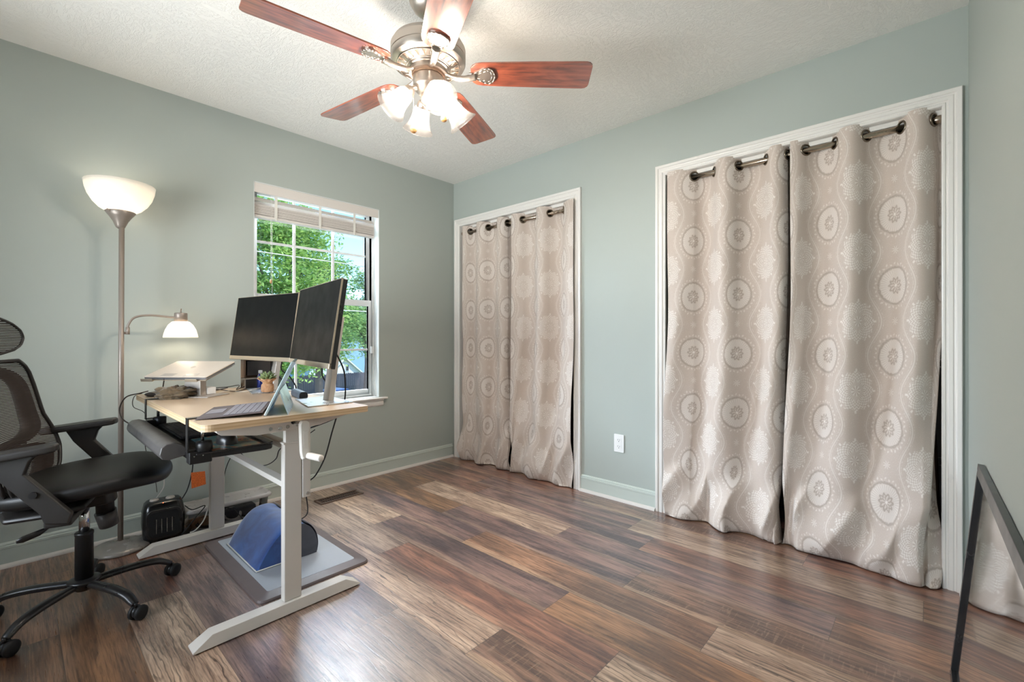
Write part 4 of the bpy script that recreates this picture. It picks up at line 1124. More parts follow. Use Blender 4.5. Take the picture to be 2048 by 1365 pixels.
tag(lump('charging_puck', (.462, 2.735, DZ+.010), .03, (1.5, 1.1, .42), M['brown_cable'], 1.0, .12, 2), 'dark brown plug box at the far left desk corner', 'plug')
# wooden organiser, grey dock box, can, plant, speaker bar
og = empty('desk_organizer', (.93, 2.83, DZ), 'brown wooden upright desk organizer near the window, behind the left monitor', 'organizer'); Mi = inv(og)
mb = MB(); mb.box(.865, 1.03, 2.815, 2.870, DZ, DZ+.010, Mi); mb.box(.865, .874, 2.815, 2.870, DZ, .95, Mi); mb.box(1.02, 1.03, 2.815, 2.870, DZ, .95, Mi); mb.box(.865, 1.03, 2.815, 2.870, .94, .95, Mi); mb.box(.865, 1.03, 2.866, 2.870, DZ, .95, Mi)
mb.build('organizer_frame', M['organiser'], og, .001)
MB().box(.885, 1.010, 2.83, 2.862, DZ+.066, .930, Mi).build('organizer_insert', M['shelfgrey'], og, .002)
dk = empty('docking_box', (.93, 2.76, DZ), 'grey open box with dark inside, standing before the wooden organizer', 'box'); Mi = inv(dk)
mb = MB(); mb.box(.845, 1.01, 2.735, 2.800, DZ+.052, DZ+.056, Mi); mb.box(.845, 1.01, 2.735, 2.800, DZ, DZ+.003, Mi); mb.box(.845, .849, 2.735, 2.800, DZ, DZ+.056, Mi); mb.box(1.006, 1.01, 2.735, 2.800, DZ, DZ+.056, Mi)
mb.build('box_shell', M['silver'], dk, .001)
MB().box(.850, 1.005, 2.745, 2.798, DZ+.004, DZ+.051, Mi).build('box_inside', M['shelfgrey'], dk)
can = empty('water_bottle', (.905, 2.685, DZ+.006), 'small dark blue bottle beside the burlap potted plant', 'bottle')
MB().lathe([(0, 0), (.0145, 0), (.016, .003), (.016, .062), (.012, .070), (.0085, .074), (.0085, .080), (0, .080)], 22).build('bottle_body', M['bluecan'], can)
MB().lathe([(0, .080), (.0098, .080), (.0098, .096), (0, .097)], 18).build('bottle_cap', M['outlet'], can)
pp = on(546, 783, 'Z', DZ+.006)
pot = empty('potted_succulent', (.868, 2.415+.06, DZ+.006), 'small succulent in a tied burlap wrapped pot', 'plant')
MB().lathe([(0, 0), (.026, 0), (.029, .004), (.030, .022), (.028, .036), (.022, .043), (.019, .046), (.022, .050), (.020, .053), (0, .053)], 30).build('burlap_wrap', M['burlap'], pot, 0)
mb = MB(); mb.torus((0, 0, .0455), (0, 0, 1), .0215, .002, 24, 6); mb.build('tie', M['maple'], pot)
from mathutils import noise as mnoise
def ruff(u, v):
    a = 2*pi*u; q = mnoise.noise(V((cos(a)*2.0, sin(a)*2.0, 1.7)))
    r = .020 + (.024 + .012*q)*v + .0015*sin(11*a)*v
    return V((r*cos(a), r*sin(a), .047 + .020*v + .005*q*v + .0022*sin(9*a)*v))
mb = MB(); mb.grid(ruff, 72, 8)
mb.build('burlap_ruffle', M['burlap'], pot, 0, 2, .0012)
mb = MB()
for ring, (n_, r_, z_) in enumerate(((9, .044, .018), (8, .034, .032), (6, .020, .042))):
    for k in range(n_):
        a = 2*pi*k/n_ + ring*.4
        mb.tube([V((cos(a)*.006, sin(a)*.006, .060)), V((cos(a)*r_*.6, sin(a)*r_*.6, .062+z_*.55)), V((cos(a)*r_, sin(a)*r_, .062+z_))], [.005, .0075, .001], 6)
mb.build('leaves', M['leaf'], pot)
bk = MB(); T = mat4((.905, 2.185, DZ+.0), R(80))
bk.prism([(-.018, .012), (-.016, .004), (.016, .004), (.018, .012), (.017, .026), (.010, .033), (-.010, .033), (-.017, .026)], -.085, .085, 'X', T)
sp_ = empty('webcam_bar', (.905, 2.185, DZ), 'dark blue-grey speaker bar lying behind the near monitor stand', 'speaker'); T2 = inv(sp_)
bk = MB(); bk.prism([(-.020, .012), (-.017, .001), (.017, .001), (.020, .012), (.018, .027), (.010, .033), (-.010, .033), (-.018, .027)], -.082, .082, 'X', T2 @ T)
sp_.name = 'speaker_bar'
b_ = bk.build('speaker_body', M['speaker'], sp_, .003)
MB().prism([(-.0185, .012), (-.016, .003), (.016, .003), (.0185, .012), (.0165, .026), (.009, .031), (-.009, .031), (-.0165, .026)], -.084, -.0822, 'X', T2 @ T).build('end_grille', M['dark'], sp_)

# ------------------------------------------------------------------ under the desk
mat_ = empty('standing_mat', (.895, 2.345, 0), 'grey anti-fatigue floor mat with a darker sloped rim, under the desk', 'mat')
mb = MB(); o_ = rrect(.485, .785, .030, 6); i_ = rrect(.385, .685, .012, 6); n_ = len(o_)
mb.add([(x, y, .0) for x, y in o_] + [(x*1.0, y, .006) for x, y in o_] + [(x*.985, y*.99, .012) for x, y in o_] + [(x, y, .0195) for x, y in i_],
       [(k, (k+1) % n_, n_+(k+1) % n_, n_+k) for k in range(n_)] + [(n_+k, n_+(k+1) % n_, 2*n_+(k+1) % n_, 2*n_+k) for k in range(n_)] + [(2*n_+k, 2*n_+(k+1) % n_, 3*n_+(k+1) % n_, 3*n_+k) for k in range(n_)] + [tuple(range(n_))[::-1]])
mb.build('mat_edge', M['mat_edge'], mat_)
MB().prism(i_, .018, .0202, 'Z').build('mat_top', M['mat_top'], mat_)

fr_ = empty('foot_rest', (.860, 2.405, .0203), 'blue velvet half-round foot rest cushion on the grey mat', 'foot rest')
L_ = .205; Wd = .135; Hh = .165
CPR = spline([V((-.135, 0, 0)), V((-.112, 0, .045)), V((-.075, 0, .100)), V((-.030, 0, .146)), V((.015, 0, .163)), V((.060, 0, .160)), V((.100, 0, .136)), V((.128, 0, .090)), V((.137, 0, .040)), V((.132, 0, 0))], 6)
def cprof(v):
    q = v*(len(CPR)-1); i_ = min(int(q), len(CPR)-2); return CPR[i_].lerp(CPR[i_+1], q-i_)
def cush(u, v):      # u along the axis, v over the hump
    from mathutils import noise
    y = -L_ + 2*L_*u; e = 1 - abs(2*u-1)**14*.05; p = cprof(v)
    x, z = p.x*e, max(p.z*e, 0)
    k = noise.noise(V((x*14, y*12, z*14)))*.005
    x += k; z += k if z > .012 else 0
    return V((x, y, z + .001))
mb = MB(); mb.grid(cush, 26, 34)
n0 = 27*35
base0 = len(mb.v)
mb.f.append(tuple(range(0, 35))); mb.sm.append(False); mb.mi.append(0)
mb.f.append(tuple(range(26*35, 27*35))[::-1]); mb.sm.append(False); mb.mi.append(0)
c_ = mb.build('velvet_cover', M['blue'], fr_, 0)
mb = MB()
mb.tube([V((-Wd, -L_, .004)), V((-Wd, L_, .004))], .0028, 8); mb.tube([V((-Wd, -L_, .004)), V((Wd*.4, -L_, .004))], .0028, 8)
mb.build('piping', M['white_cable'], fr_)
def side(u, v):
    y = -L_*.985 + 2*L_*.985*u; p = cprof(.60 + .40*v)
    return V((p.x + .0055, y, max(p.z + .0045, .002)))
MB().grid(side, 6, 14).build('side_panel', M['greyf'], fr_, 0, 2, .002)
ep = [cprof(.53 + .47*q/14) for q in range(15)]
MB().prism([(ep[0].x, .002)] + [(p.x, max(p.z, .002)) for p in ep], -L_-.0050, -L_-.0020, 'Y').build('end_panel', M['greyf'], fr_)
# space heater
hA = -.34
ht = empty('space_heater', (.535, 3.000, 0), 'small black ceramic space heater with two top knobs, beside the floor lamp base', 'heater', rz=R(-6))
def hp(w, d, z): return rrect(w, d, min(w, d)*.28, 5), z
secs = [(.150, .105, .000), (.160, .118, .004), (.172, .128, .03), (.182, .132, .09), (.178, .128, .15), (.160, .116, .192), (.140, .096, .204), (.10, .07, .206)]
mb = MB(); vs_ = []; 
for (a, b, z) in secs: vs_ += [(x, y, z) for x, y in rrect(a, b, .030 if a > .12 else .02, 5)]
n_ = 24; fs_ = [(s_*n_+k, s_*n_+(k+1) % n_, (s_+1)*n_+(k+1) % n_, (s_+1)*n_+k) for s_ in range(len(secs)-1) for k in range(n_)] + [tuple(range(n_))[::-1], tuple(range((len(secs)-1)*n_, len(secs)*n_))]
mb.add(vs_, fs_, True); mb.build('heater_body', M['heater'], ht)
MB().prism(rrect(.148, .150, .03, 5, 0, .098), -.0695, -.060, 'Y').build('front_ring', M['satin'], ht, .003)
gr = MB().prism(rrect(.128, .130, .022, 5, 0, .098), -.0715, -.068, 'Y').build('grille_panel', M['rubber'], ht, .001)
mb = MB()
for x in (-.033, -.011, .011, .033): mb.box(x-.0012, x+.0012, -.0728, -.071, .052, .125)
mb.build('grille_bar', M['steel'], gr)
mb = MB()
for k in range(14): z = .050 + k*.0056; mb.box(-.045, .045, -.0722, -.071, z, z+.0014)
mb.build('grille_slat', M['satin'], gr)
for x in (-.038, .030):
    MB().lathe([(0, .200), (.020, .202), (.0205, .208), (.018, .213), (0, .214)], 22, mat4((x, .0, 0))).build('control_knob', M['silver'], ht)
MB().sphere((-.004, -.050, .1995), .0028, 10, 6).build('indicator_light', emis('red_indicator', (1, .15, .05, 1), 2.5), ht)

# clear storage box
bn = empty('storage_bin', (.838, 3.010, 0), 'clear plastic storage box with grey lid, full of cables, by the wall', 'box')
w_, d_2, hb = .205, .083, .122
mb = MB(); vs_ = []; n_ = 24
for (a, b, z) in ((w_*1.84, d_2*1.80, .001), (w_*1.86, d_2*1.84, .006), (w_*1.98, d_2*1.97, hb*.93), (w_*2.03, d_2*2.03, hb)): vs_ += [(x, y, z) for x, y in rrect(a, b, .03, 5)]
fs_ = [(s_*n_+k, s_*n_+(k+1) % n_, (s_+1)*n_+(k+1) % n_, (s_+1)*n_+k) for s_ in range(3) for k in range(n_)] + [tuple(range(n_))[::-1]]
mb.add(vs_, fs_, True); mb.build('bin_body', M['bin'], bn)
lid = MB(); vs_ = []
for (a, b, z) in ((w_*2.06, d_2*2.10, hb-.012), (w_*2.12, d_2*2.16, hb-.010), (w_*2.13, d_2*2.17, hb+.003), (w_*2.05, d_2*2.08, hb+.010), (w_*1.92, d_2*1.84, hb+.010), (w_*1.88, d_2*1.78, hb+.005), (w_*1.4, d_2*1.2, hb+.005)): vs_ += [(x, y, z) for x, y in rrect(a, b, .032, 5)]
fs_ = [(s_*n_+k, s_*n_+(k+1) % n_, (s_+1)*n_+(k+1) % n_, (s_+1)*n_+k) for s_ in range(6) for k in range(n_)] + [tuple(range(6*n_, 7*n_))]
lid.add(vs_, fs_, True); lid.build('bin_lid', M['lid'], bn)
rnb = random.Random(9)
def coil(name, c, r, turns, th, mat, label, tiltx, seed, sc=(1, 1)):
    rr = random.Random(seed); pts = []
    for k in range(int(turns*14)+1):
        a = 2*pi*k/14; q = r*(1+.12*sin(k*.37+seed))
        p = V((q*cos(a)*sc[0], q*sin(a)*sc[1], th*1.1*k/14*.8)); p.rotate(Matrix.Rotation(tiltx, 3, 'X')); pts.append(V(c)+p)
    return tag(MB().tube(spline(pts, 2), th, 7).build(name, mat), label, 'cable', 'cables in the clear box')
coil('coiled_cable', (.86, 3.00, .030), .042, 3, .0035, M['white_cable'], 'white cable coiled inside the clear storage box', R(35), 2)
coil('coiled_cable', (.73, 3.00, .025), .045, 3, .003, M['brown_cable'], 'dark cable coiled inside the clear box at its left part', R(20), 5)
coil('coiled_cable', (.94, 3.005, .030), .040, 3, .0028, M['rubber'], 'black cable coiled inside the clear box at its right part', R(40), 7)
tag(MB().box(-.09, .09, -.035, .035, .004, .062, mat4((.90, 3.035, 0))).build('fabric_case', M['greyf'], None, .012), 'dark fabric case lying inside the clear storage box', 'case')
tag(MB().box(-.05, .05, -.03, .03, .004, .045, mat4((.70, 3.03, 0), .2)).build('cardboard_box', M['burlap'], None, .004), 'small tan cardboard box inside the clear storage box', 'box')

# ------------------------------------------------------------------ cables
def cable(name, pts, r, mat, label, n=8):
    return tag(MB().tube(spline([V(p) for p in pts], 10), r, n).build(name, mat), label, 'cable')
D = DZ
def pz(x, y, z=DZ+.003): return on(x, y, 'Z', z)
def py(x, y, v): return on(x, y, 'Y', v)
cable('power_cable', [pz(296, 783, D+.012), py(280, 787, 2.84), py(252, 795, 2.90), py(239, 818, 2.95), py(245, 838, 2.90), py(262, 849, 2.80), py(288, 853, 2.58)], .0030, M['brown_cable'], 'dark cord looping out from the desk corner past the lamp pole')
cable('laptop_cable', [TL @ V((.10, .0, .004)), pz(325, 779, D+.03), pz(322, 788, D+.006), pz(340, 795), pz(362, 792), pz(385, 785), pz(420, 783), pz(455, 776)], .0026, M['brown_cable'], 'thin brown cable curling below the closed laptop')
cable('desk_cable', [pz(400, 787), pz(430, 779), pz(470, 783, D+.004), pz(500, 776), pz(520, 772, D+.01), V((.88, 2.76, D+.015))], .0022, M['brown_cable'], 'dark cable crossing the desktop to the grey box')
cable('desk_cable', [pz(412, 777), pz(450, 775, D+.006), pz(478, 771, D+.012), V((.80, 2.72, D+.004)), V((.87, 2.765, D+.02))], .0020, M['brown_cable'], 'thin dark cable running behind the others to the grey box')
cable('desk_cable', [pz(395, 792), pz(425, 790), pz(455, 783), pz(487, 784), pz(520, 776, D+.012)], .0018, M['white_cable'], 'pale thin cable nearest the front among the desktop cables')
cable('charger_cable', [V((.43, 2.884, D+.003)), V((.40, 2.885, D-.01)), V((.397, 2.89, D-.06)), py(291, 830, 2.895), py(290, 880, 2.85), py(293, 905, 2.85), py(308, 945, 2.90), py(314, 985, 3.02)], .0016, M['brown_cable'], 'thin dark cable hanging from the far left of the desk')
cable('monitor_cable', [V((.93, 2.50, 1.04)), py(543, 735, 2.62), py(556, 752, 2.66), py(575, 772, 2.70), V((1.02, 2.72, D-.0)), V((1.04, 2.80, .70))], .0034, M['rubber'], 'black cable below the left monitor, nearer its left part')
cable('monitor_cable', [V((.95, 2.42, 1.03)), py(562, 735, 2.52), py(578, 752, 2.52), py(590, 770, 2.52), py(592, 780, 2.53), V((1.03, 2.55, .74))], .0034, M['rubber'], 'black cable curving down behind the left monitor before the window')
cable('monitor_cable', [V((.90, 1.93, 1.01)), py(644, 748, 2.00), py(652, 765, 2.02), py(656, 785, 2.06), V((.985, 2.10, D+.006)), V((1.01, 2.12, .70))], .0034, M['rubber'], 'black cable below the right monitor, left of its stand')
cable('monitor_cable', [V((.92, 1.88, 1.02)), V((.985, 1.92, .93)), V((1.012, 1.95, .86)), V((1.018, 1.97, .77)), V((1.00, 2.0, .70)), V((.93, 2.2, .62))], .0034, M['rubber'], 'black cable behind the right monitor stand at the desk edge')
cable('power_cable', [V((.955, 1.90, .745)), py(664, 865, 1.95), py(650, 915, 2.02), py(632, 950, 2.10), py(612, 975, 2.2), V((1.055, 2.45, .12)), V((1.07, 2.70, .012)), V((1.06, 2.86, .008))], .0032, M['rubber'], 'black cord hanging from the right end of the desk to the floor')
cable('power_cable', [py(630, 860, 2.2), py(600, 880, 2.2), py(562, 897, 2.2), py(552, 918, 2.3), py(535, 930, 2.5), py(515, 932, 2.8), py(500, 925, 3.0), py(480, 905, 3.08)], .0024, M['rubber'], 'black cord sagging between the desk legs')
cable('charger_cable', [py(484, 890, 2.6), py(478, 905, 2.9), py(462, 915, 3.05), py(450, 945, 3.12), py(444, 990, 3.13)], .0024, M['rubber'], 'thin black cord hanging beside the far desk leg')
tc = empty('heater_cable', (.70, 3.10, .40), 'black cord with an orange warning tag hanging from the wall outlet', 'cable'); Mi = inv(tc)
MB().tube([Mi @ p for p in spline([V((.695, YW-.03, .43)), V((.692, YW-.045, .38)), V((.688, YW-.05, .30)), V((.665, YW-.05, .20)), V((.625, YW-.055, .13)), V((.59, 3.05, .06))], 8)], .0030, 8).build('cord', M['rubber'], tc)
t = NT('tag_print'); co = t.coord('Object'); sp = t.n('SeparateXYZ'); t.l(co, sp.inputs[0])
ln = t.math('MULTIPLY', t.math('GREATER_THAN', t.math('FRACT', t.math('MULTIPLY', sp.outputs[2], 130.)), .62), t.math('GREATER_THAN', t.noise(t.mapping(co, (160, 1, 160)), 1, 1), .47))
t.l(t.mix(t.math('MULTIPLY', ln, .55), srgb(228, 112, 48), srgb(120, 48, 20)), t.b.inputs['Base Color']); t.b.inputs['Roughness'].default_value = .5
q = [Mi @ p for p in (py(382, 946, 3.10), py(410, 943, 3.09), py(412, 969, 3.09), py(383, 978, 3.10))]
mb = MB(); mb.add(q, [(0, 1, 2, 3)]); mb.build('warning_tag', t.m, tc, 0, 2, .0012)
tag(MB().box(-.014, .014, -.020, .0, -.013, .013, mat4((.695, YW-.008, .432))).build('wall_plug', M['outlet'], None, .004), 'white plug in the low outlet behind the desk', 'plug')
cable('white_cable', [V((.690, YW-.028, .43)), V((.63, YW-.05, .42)), V((.58, YW-.05, .40)), V((.56, YW-.045, .30)), V((.555, YW-.04, .23)), V((.50, YW-.04, .15)), V((.46, YW-.05, .10))], .0026, M['white_cable'], 'white cord running from the low outlet down behind the heater')
cable('floor_cable', [py(370, 1012, 2.90), py(385, 1020, 2.88), py(410, 1012, 2.88), py(392, 1035, 2.89), V((.59, 2.90, .02))], .0026, M['rubber'], 'black cord looping before the clear storage box')
cable('white_cable', [py(418, 1010, 2.89), py(408, 1040, 2.89), py(392, 1060, 2.88), py(380, 1066, 2.885)], .0032, M['white_cable'], 'thick pale cord hanging in front of the clear storage box')
cable('power_cable', [V((.800, 2.93, .105)), V((.84, 2.912, .09)), V((.87, 2.908, .05)), V((.90, 2.905, .006)), V((.95, 2.89, .005))], .0022, M['rubber'], 'black cord over the front of the storage box beside the foot rest')
# ------------------------------------------------------------------ mesh office chair
ch = empty('office_chair', (.187, 2.455, 0), 'black mesh office chair with headrest, armrests and five-star base', 'office chair', rz=R(-17))
CR = R(17)                                               # base star angles are given in world terms
for k, a in enumerate((7, -65, -137, 151, 79)):
    a = R(a) + CR; T = mat4((0, 0, 0), a)
    pts = spline([V((.020, 0, .098)), V((.09, 0, .100)), V((.17, 0, .098)), V((.235, 0, .088)), V((.270, 0, .070)), V((.283, 0, .062))], 5)
    n_ = len(pts); leg = MB().tube(pts, [.017 + .004*sin(pi*i/(n_-1)) - .004*(i/(n_-1)) for i in range(n_)], 12, T, flat=.72, up=(0, 0, 1)).build('base_leg', M['satin'], ch)
    cs = T @ Matrix.Translation((.286, 0, 0)) @ Matrix.Rotation(.5 + k*1.3, 4, 'Z')
    c_ = MB().cyl((0, 0, .052), (0, 0, .068), .006, n=10, M=cs).build('caster', M['dark'], ch)
    for s_ in (-1, 1):
        MB().lathe([(0, s_*.006), (.018, s_*.006), (.0255, s_*.0075), (.0268, s_*.011), (.0255, s_*.019), (.018, s_*.022), (0, s_*.0225)], 24, cs @ Matrix.Translation((.010, 0, .0268)) @ Matrix.Rotation(pi/2, 4, 'X')).build('wheel', M['rubber'], c_)
    MB().lathe([(.0215, -.0055), (.0215, .0055), (.0, .0055), (.0, -.0055)], 20, cs @ Matrix.Translation((.010, 0, .029)) @ Matrix.Rotation(pi/2, 4, 'X')).build('caster_hood', M['dark'], c_)
MB().lathe([(0, .075), (.030, .075), (.036, .085), (.048, .100), (.052, .108), (.050, .114), (.036, .118), (.029, .120), (0, .120)], 36).build('base_hub', M['satin'], ch)
MB().lathe([(0, .115), (.0285, .115), (.0275, .285), (.029, .289), (.029, .297), (.026, .300), (0, .300)], 32).build('column_cover', M['dark'], ch)
MB().cyl((0, 0, .29), (0, 0, .405), .0165, n=24).build('gas_lift', M['chrome'], ch)
TT = Matrix.Translation((0, 0, .40)) @ Matrix.Rotation(R(-5), 4, 'Y') @ Matrix.Translation((0, 0, -.40))   # tilted back a little
mech = MB().prism([(-.11, -.05), (.075, -.045), (.10, -.02), (.10, .02), (.075, .045), (-.11, .05)], .398, .445, 'Z', TT)
mech.box(-.23, -.08, -.035, .035, .42, .45, TT)
mech.build('tilt_mechanism', M['dark'], ch, .008)
MB().prism([(.055, -.215), (-.03, -.235), (-.16, -.20), (-.20, -.10), (-.20, .10), (-.16, .20), (-.03, .235), (.055, .215)], .438, .458, 'Z', TT).build('seat_pan', M['chairpl'], ch, .012, 3)
def seat(u, v):
    a = 2*pi*u; b = pi*v
    ce = lambda x, e: math.copysign(abs(x)**e, x)
    rx = .258; ry = .255
    x = rx*ce(cos(a), .62)*ce(sin(b), .55); y = ry*ce(sin(a), .68)*ce(sin(b), .55)
    z = .040*ce(cos(b), .8)
    f = (x+.26)/.52
    y *= .90 + .12*sin(pi*min(f*1.05, 1))
    z += -.032*max(0, (x-.12)/.14)**2 + .012*(y/.25)**2*(1 if z > 0 else .2) + .006*sin(pi*f)*0
    return V((x + .026, y, .505 + z))
MB().grid(seat, 64, 26, TT).build('seat', M['seatf'], ch)
# backrest: curved panel of mesh cords inside a frame
def back(u, w):
    """u -1..1 across, w 0..1 up; returns a point of the mesh surface"""
    z = .475 + .515*w
    x = -.198 + .018*sin(pi*min(w/.55, 1.0)) - .026*w
    hw = (.205 + .062*sin(pi*min(max((w+.12)/.72, 0), 1)**1.0)) if w < .6 else .205+.062*sin(pi*(.72/.72)) + .0
    k = [(0, .125), (.06, .185), (.14, .232), (.28, .262), (.42, .258), (.60, .236), (.80, .222), (.90, .208), (.96, .182), (1.0, .135)]
    for a, b in zip(k, k[1:]):
        if w <= b[0] + 1e-9: t_ = (w-a[0])/(b[0]-a[0]); hw = a[1]+(b[1]-a[1])*t_; break
    x += .075*abs(u)**2.2*(1-.35*w)
    return V((x, hw*u, z))
def mesh_panel(name, f, mat, nu=28, nv=40, parent=ch, T=TT, off=0, sc=1.0):
    vs_ = []; uv_ = []
    for i in range(nu+1):
        for j in range(nv+1):
            p = f(-1 + 2*i/nu, j/nv); vs_.append(tuple(T @ p)); uv_.append((p.y, p.z*1.0 + .02*(p.y/.25)**2))
    fs_ = [(i*(nv+1)+j, (i+1)*(nv+1)+j, (i+1)*(nv+1)+j+1, i*(nv+1)+j+1) for i in range(nu) for j in range(nv)]
    me = bpy.data.meshes.new(name); me.from_pydata(vs_, [], fs_)
    l = me.uv_layers.new(name='cords'); l.data.foreach_set('uv', [c for lp in me.loops for c in uv_[lp.vertex_index]])
    me.polygons.foreach_set('use_smooth', [True]*len(me.polygons)); me.materials.append(mat)
    o = bpy.data.objects.new(name, me); COL.objects.link(o); o.parent = parent; return o
mesh_panel('backrest_mesh', back, M['cords'])
N_ = 40
loop = [back(-1, k/N_) for k in range(N_+1)] + [back(-1+2*k/16, 1) for k in range(1, 17)] + [back(1, 1-k/N_) for k in range(1, N_+1)] + [back(1-2*k/16, 0) for k in range(1, 17)]
bf = MB().tube([TT @ p for p in loop], .0075, 8, caps=False).build('backrest_frame', M['chairpl'], ch)
# rear shell: a wide band behind the cords with open upper and lower windows
def ring(f, inner, off, name, parent, w0=.02, w1=.98):
    mb = MB(); K = 56; vs_ = []
    for k in range(K):
        a = 2*pi*k/K; ca3, sa3 = cos(a), sin(a)
        def pt(sx_, sw):
            u = sx_*math.copysign(abs(ca3)**.55, ca3); w = .5+sw*math.copysign(abs(sa3)**.55, sa3)
            return u, w
        for (su, sw) in ((.985, .485), inner):
            u, w = pt(su, sw); w = w0 + (w1-w0)*w; p = f(u, w); vs_.append(p + V((off, 0, 0)))
    fs_ = [(2*k, 2*((k+1) % K), 2*((k+1) % K)+1, 2*k+1) for k in range(K)]
    mb.add([TT @ v_ for v_ in vs_], fs_, True); return mb.build(name, M['chairpl'], parent, 0, 2, .010)
ring(back, (.70, .39), -.016, 'rear_shell_upper', bf, .34, .985)
ring(back, (.66, .34), -.018, 'rear_shell_lower', bf, .015, .36)
MB().tube([TT @ V(p) for p in ((-.20, 0, .43), (-.275, 0, .47), (-.262, 0, .60), (-.255, 0, .80), (-.265, 0, .97), (-.262, 0, 1.08))], [.022, .026, .020, .018, .014, .012], 12, flat=1.0).build('back_spine', M['chairpl'], ch)
def head(u, w):
    k = [(0, .10), (.12, .148), (.35, .168), (.6, .160), (.8, .128), (.92, .085), (1, .03)]
    for a, b in zip(k, k[1:]):
        if w <= b[0] + 1e-9: t_ = (w-a[0])/(b[0]-a[0]); hw = a[1]+(b[1]-a[1])*t_; break
    return V((-.222 + .050*abs(u)**2 + .018*sin(pi*w) - .02*w, hw*u, 1.010 + .150*w + .022*(abs(u)**2)*(1-w)))
mesh_panel('headrest', head, M['cords2'], 24, 20)
loop = [head(-1, k/20) for k in range(21)] + [head(-1+2*k/10, 1) for k in range(1, 11)] + [head(1, 1-k/20) for k in range(1, 21)] + [head(1-2*k/10, 0) for k in range(1, 11)]
MB().tube([TT @ p for p in loop], .0050, 8, caps=False).build('headrest_frame', M['chairpl'], ch)
# lumbar pad
mesh_panel('lumbar_pad', lambda u, w: back(u*.62, .20+.16*w) + V((-.014-.004*abs(u), 0, 0)), M['cords2'], 12, 10)
# armrests
for s_, tipx, zt in ((-1, -.010, .700), (1, .045, .700)):
    Ta = Matrix.Translation((tipx, s_*.272, zt)) @ Matrix.Rotation(R(-6), 4, 'Y') @ Matrix.Rotation(R(s_*-4), 4, 'Z')
    a_ = empty('a', (0, 0, 0)); bpy.data.objects.remove(a_)
    pad = MB().prism([(0, -.030), (.006, 0), (0, .030), (-.02, .040), (-.12, .044), (-.22, .040), (-.25, .030), (-.26, 0), (-.25, -.030), (-.22, -.040), (-.12, -.044), (-.02, -.040)], -.024, .002, 'Z', Ta).build('arm_pad', M['chairpl'], ch, .008, 3)
    # post: flares under the pad, slants forward and down to the seat pan
    tx = tipx - .120; bx = tipx + .005
    prof = [(tx-.075, zt-.018), (tx-.045, zt-.045), (tx-.022, zt-.09), (bx-.040, .47), (bx-.030, .435), (bx+.03, .425), (bx+.040, .46), (tx+.048, zt-.09), (tx+.060, zt-.050), (tx+.085, zt-.020)]
    po = MB().prism(prof, s_*.268, s_*.296, 'Y').build('arm_post', M['chairpl'], ch, .006, 3)
    MB().prism([(bx-.045, s_*.10), (bx+.035, s_*.10), (bx+.036, s_*.28), (bx-.036, s_*.28)], .415, .440, 'Z').build('arm_bracket', M['chairpl'], ch, .006)
    MB().cyl((bx-.055, s_*.297, .540), (bx-.055, s_*.304, .540), .011, n=16).build('arm_button', M['dark'], po)
# tension canister, levers
Wm = inv(ch)
q0 = Wm @ V((.258, 2.585, .435)); q1 = Wm @ V((.262, 2.58, .325)); q2 = Wm @ V((.275, 2.585, .262))
mb = MB(); mb.tube([q0, q1], [.030, .031], 24); kn = mb.build('adjust_stem', M['chairpl'], ch)
MB().tube([q1, q2], [.037, .033], 24).build('adjust_knob', M['grey_pl'], kn)
lv = [Wm @ V(p) for p in ((.150, 2.37, .425), (.120, 2.31, .425), (.100, 2.29, .405), (.078, 2.275, .395), (.06, 2.262, .390), (.02, 2.245, .384), (.005, 2.24, .382))]
MB().tube(lv, [.005, .005, .005, .006, .011, .012, .006], 10, flat=.6).build('height_lever', M['dark'], ch)
lv = [Wm @ V(p) for p in ((.22, 2.47, .41), (.255, 2.50, .405), (.27, 2.515, .40))]
MB().tube(lv, [.006, .012, .006], 10, flat=.5).build('tilt_lever', M['dark'], ch)

# ------------------------------------------------------------------ leaning mirror at the right wall
mr = empty('leaning_mirror', (1.39, -.07, 0), 'black framed mirror leaning low against the right wall', 'mirror'); Mi = inv(mr)
x0, x1 = .78, 2.005
def mp(x, h, n):                       # x along the wall, h up the frame, n out from its back
    zt = .672; yb = yr(x) + .064; yt = yr(x) + .0015
    L = sqrt(zt*zt + (yb-yt)**2); c_, s_ = zt/L, (yb-yt)/L
    return V((x, yb - s_*h*1.0 + n*c_, max(.0008, 0) + c_*h + n*s_))
Lh = sqrt(.672**2 + .0625**2)
def mbox(mb, xa, xb, ha, hb, na, nb):
    vs_ = [Mi @ mp(x, h, n) for x in (xa, xb) for h in (ha, hb) for n in (na, nb)]
    return mb.add(vs_, [(0, 1, 3, 2), (4, 6, 7, 5), (0, 4, 5, 1), (2, 3, 7, 6), (0, 2, 6, 4), (1, 5, 7, 3)])
for nm, a in (('side_rail', (x0, x0+.022, 0, Lh)), ('side_rail', (x1-.022, x1, 0, Lh)), ('top_rail', (x0+.022, x1-.022, Lh-.034, Lh)), ('bottom_rail', (x0+.022, x1-.022, 0, .022))):
    mbox(MB(), a[0], a[1], a[2], a[3], 0, .015).build(nm, M['frame'], mr, .001)
mbox(MB(), x0+.020, x1-.020, .020, Lh-.030, .002, .006).build('mirror_glass', M['mirror'], mr)
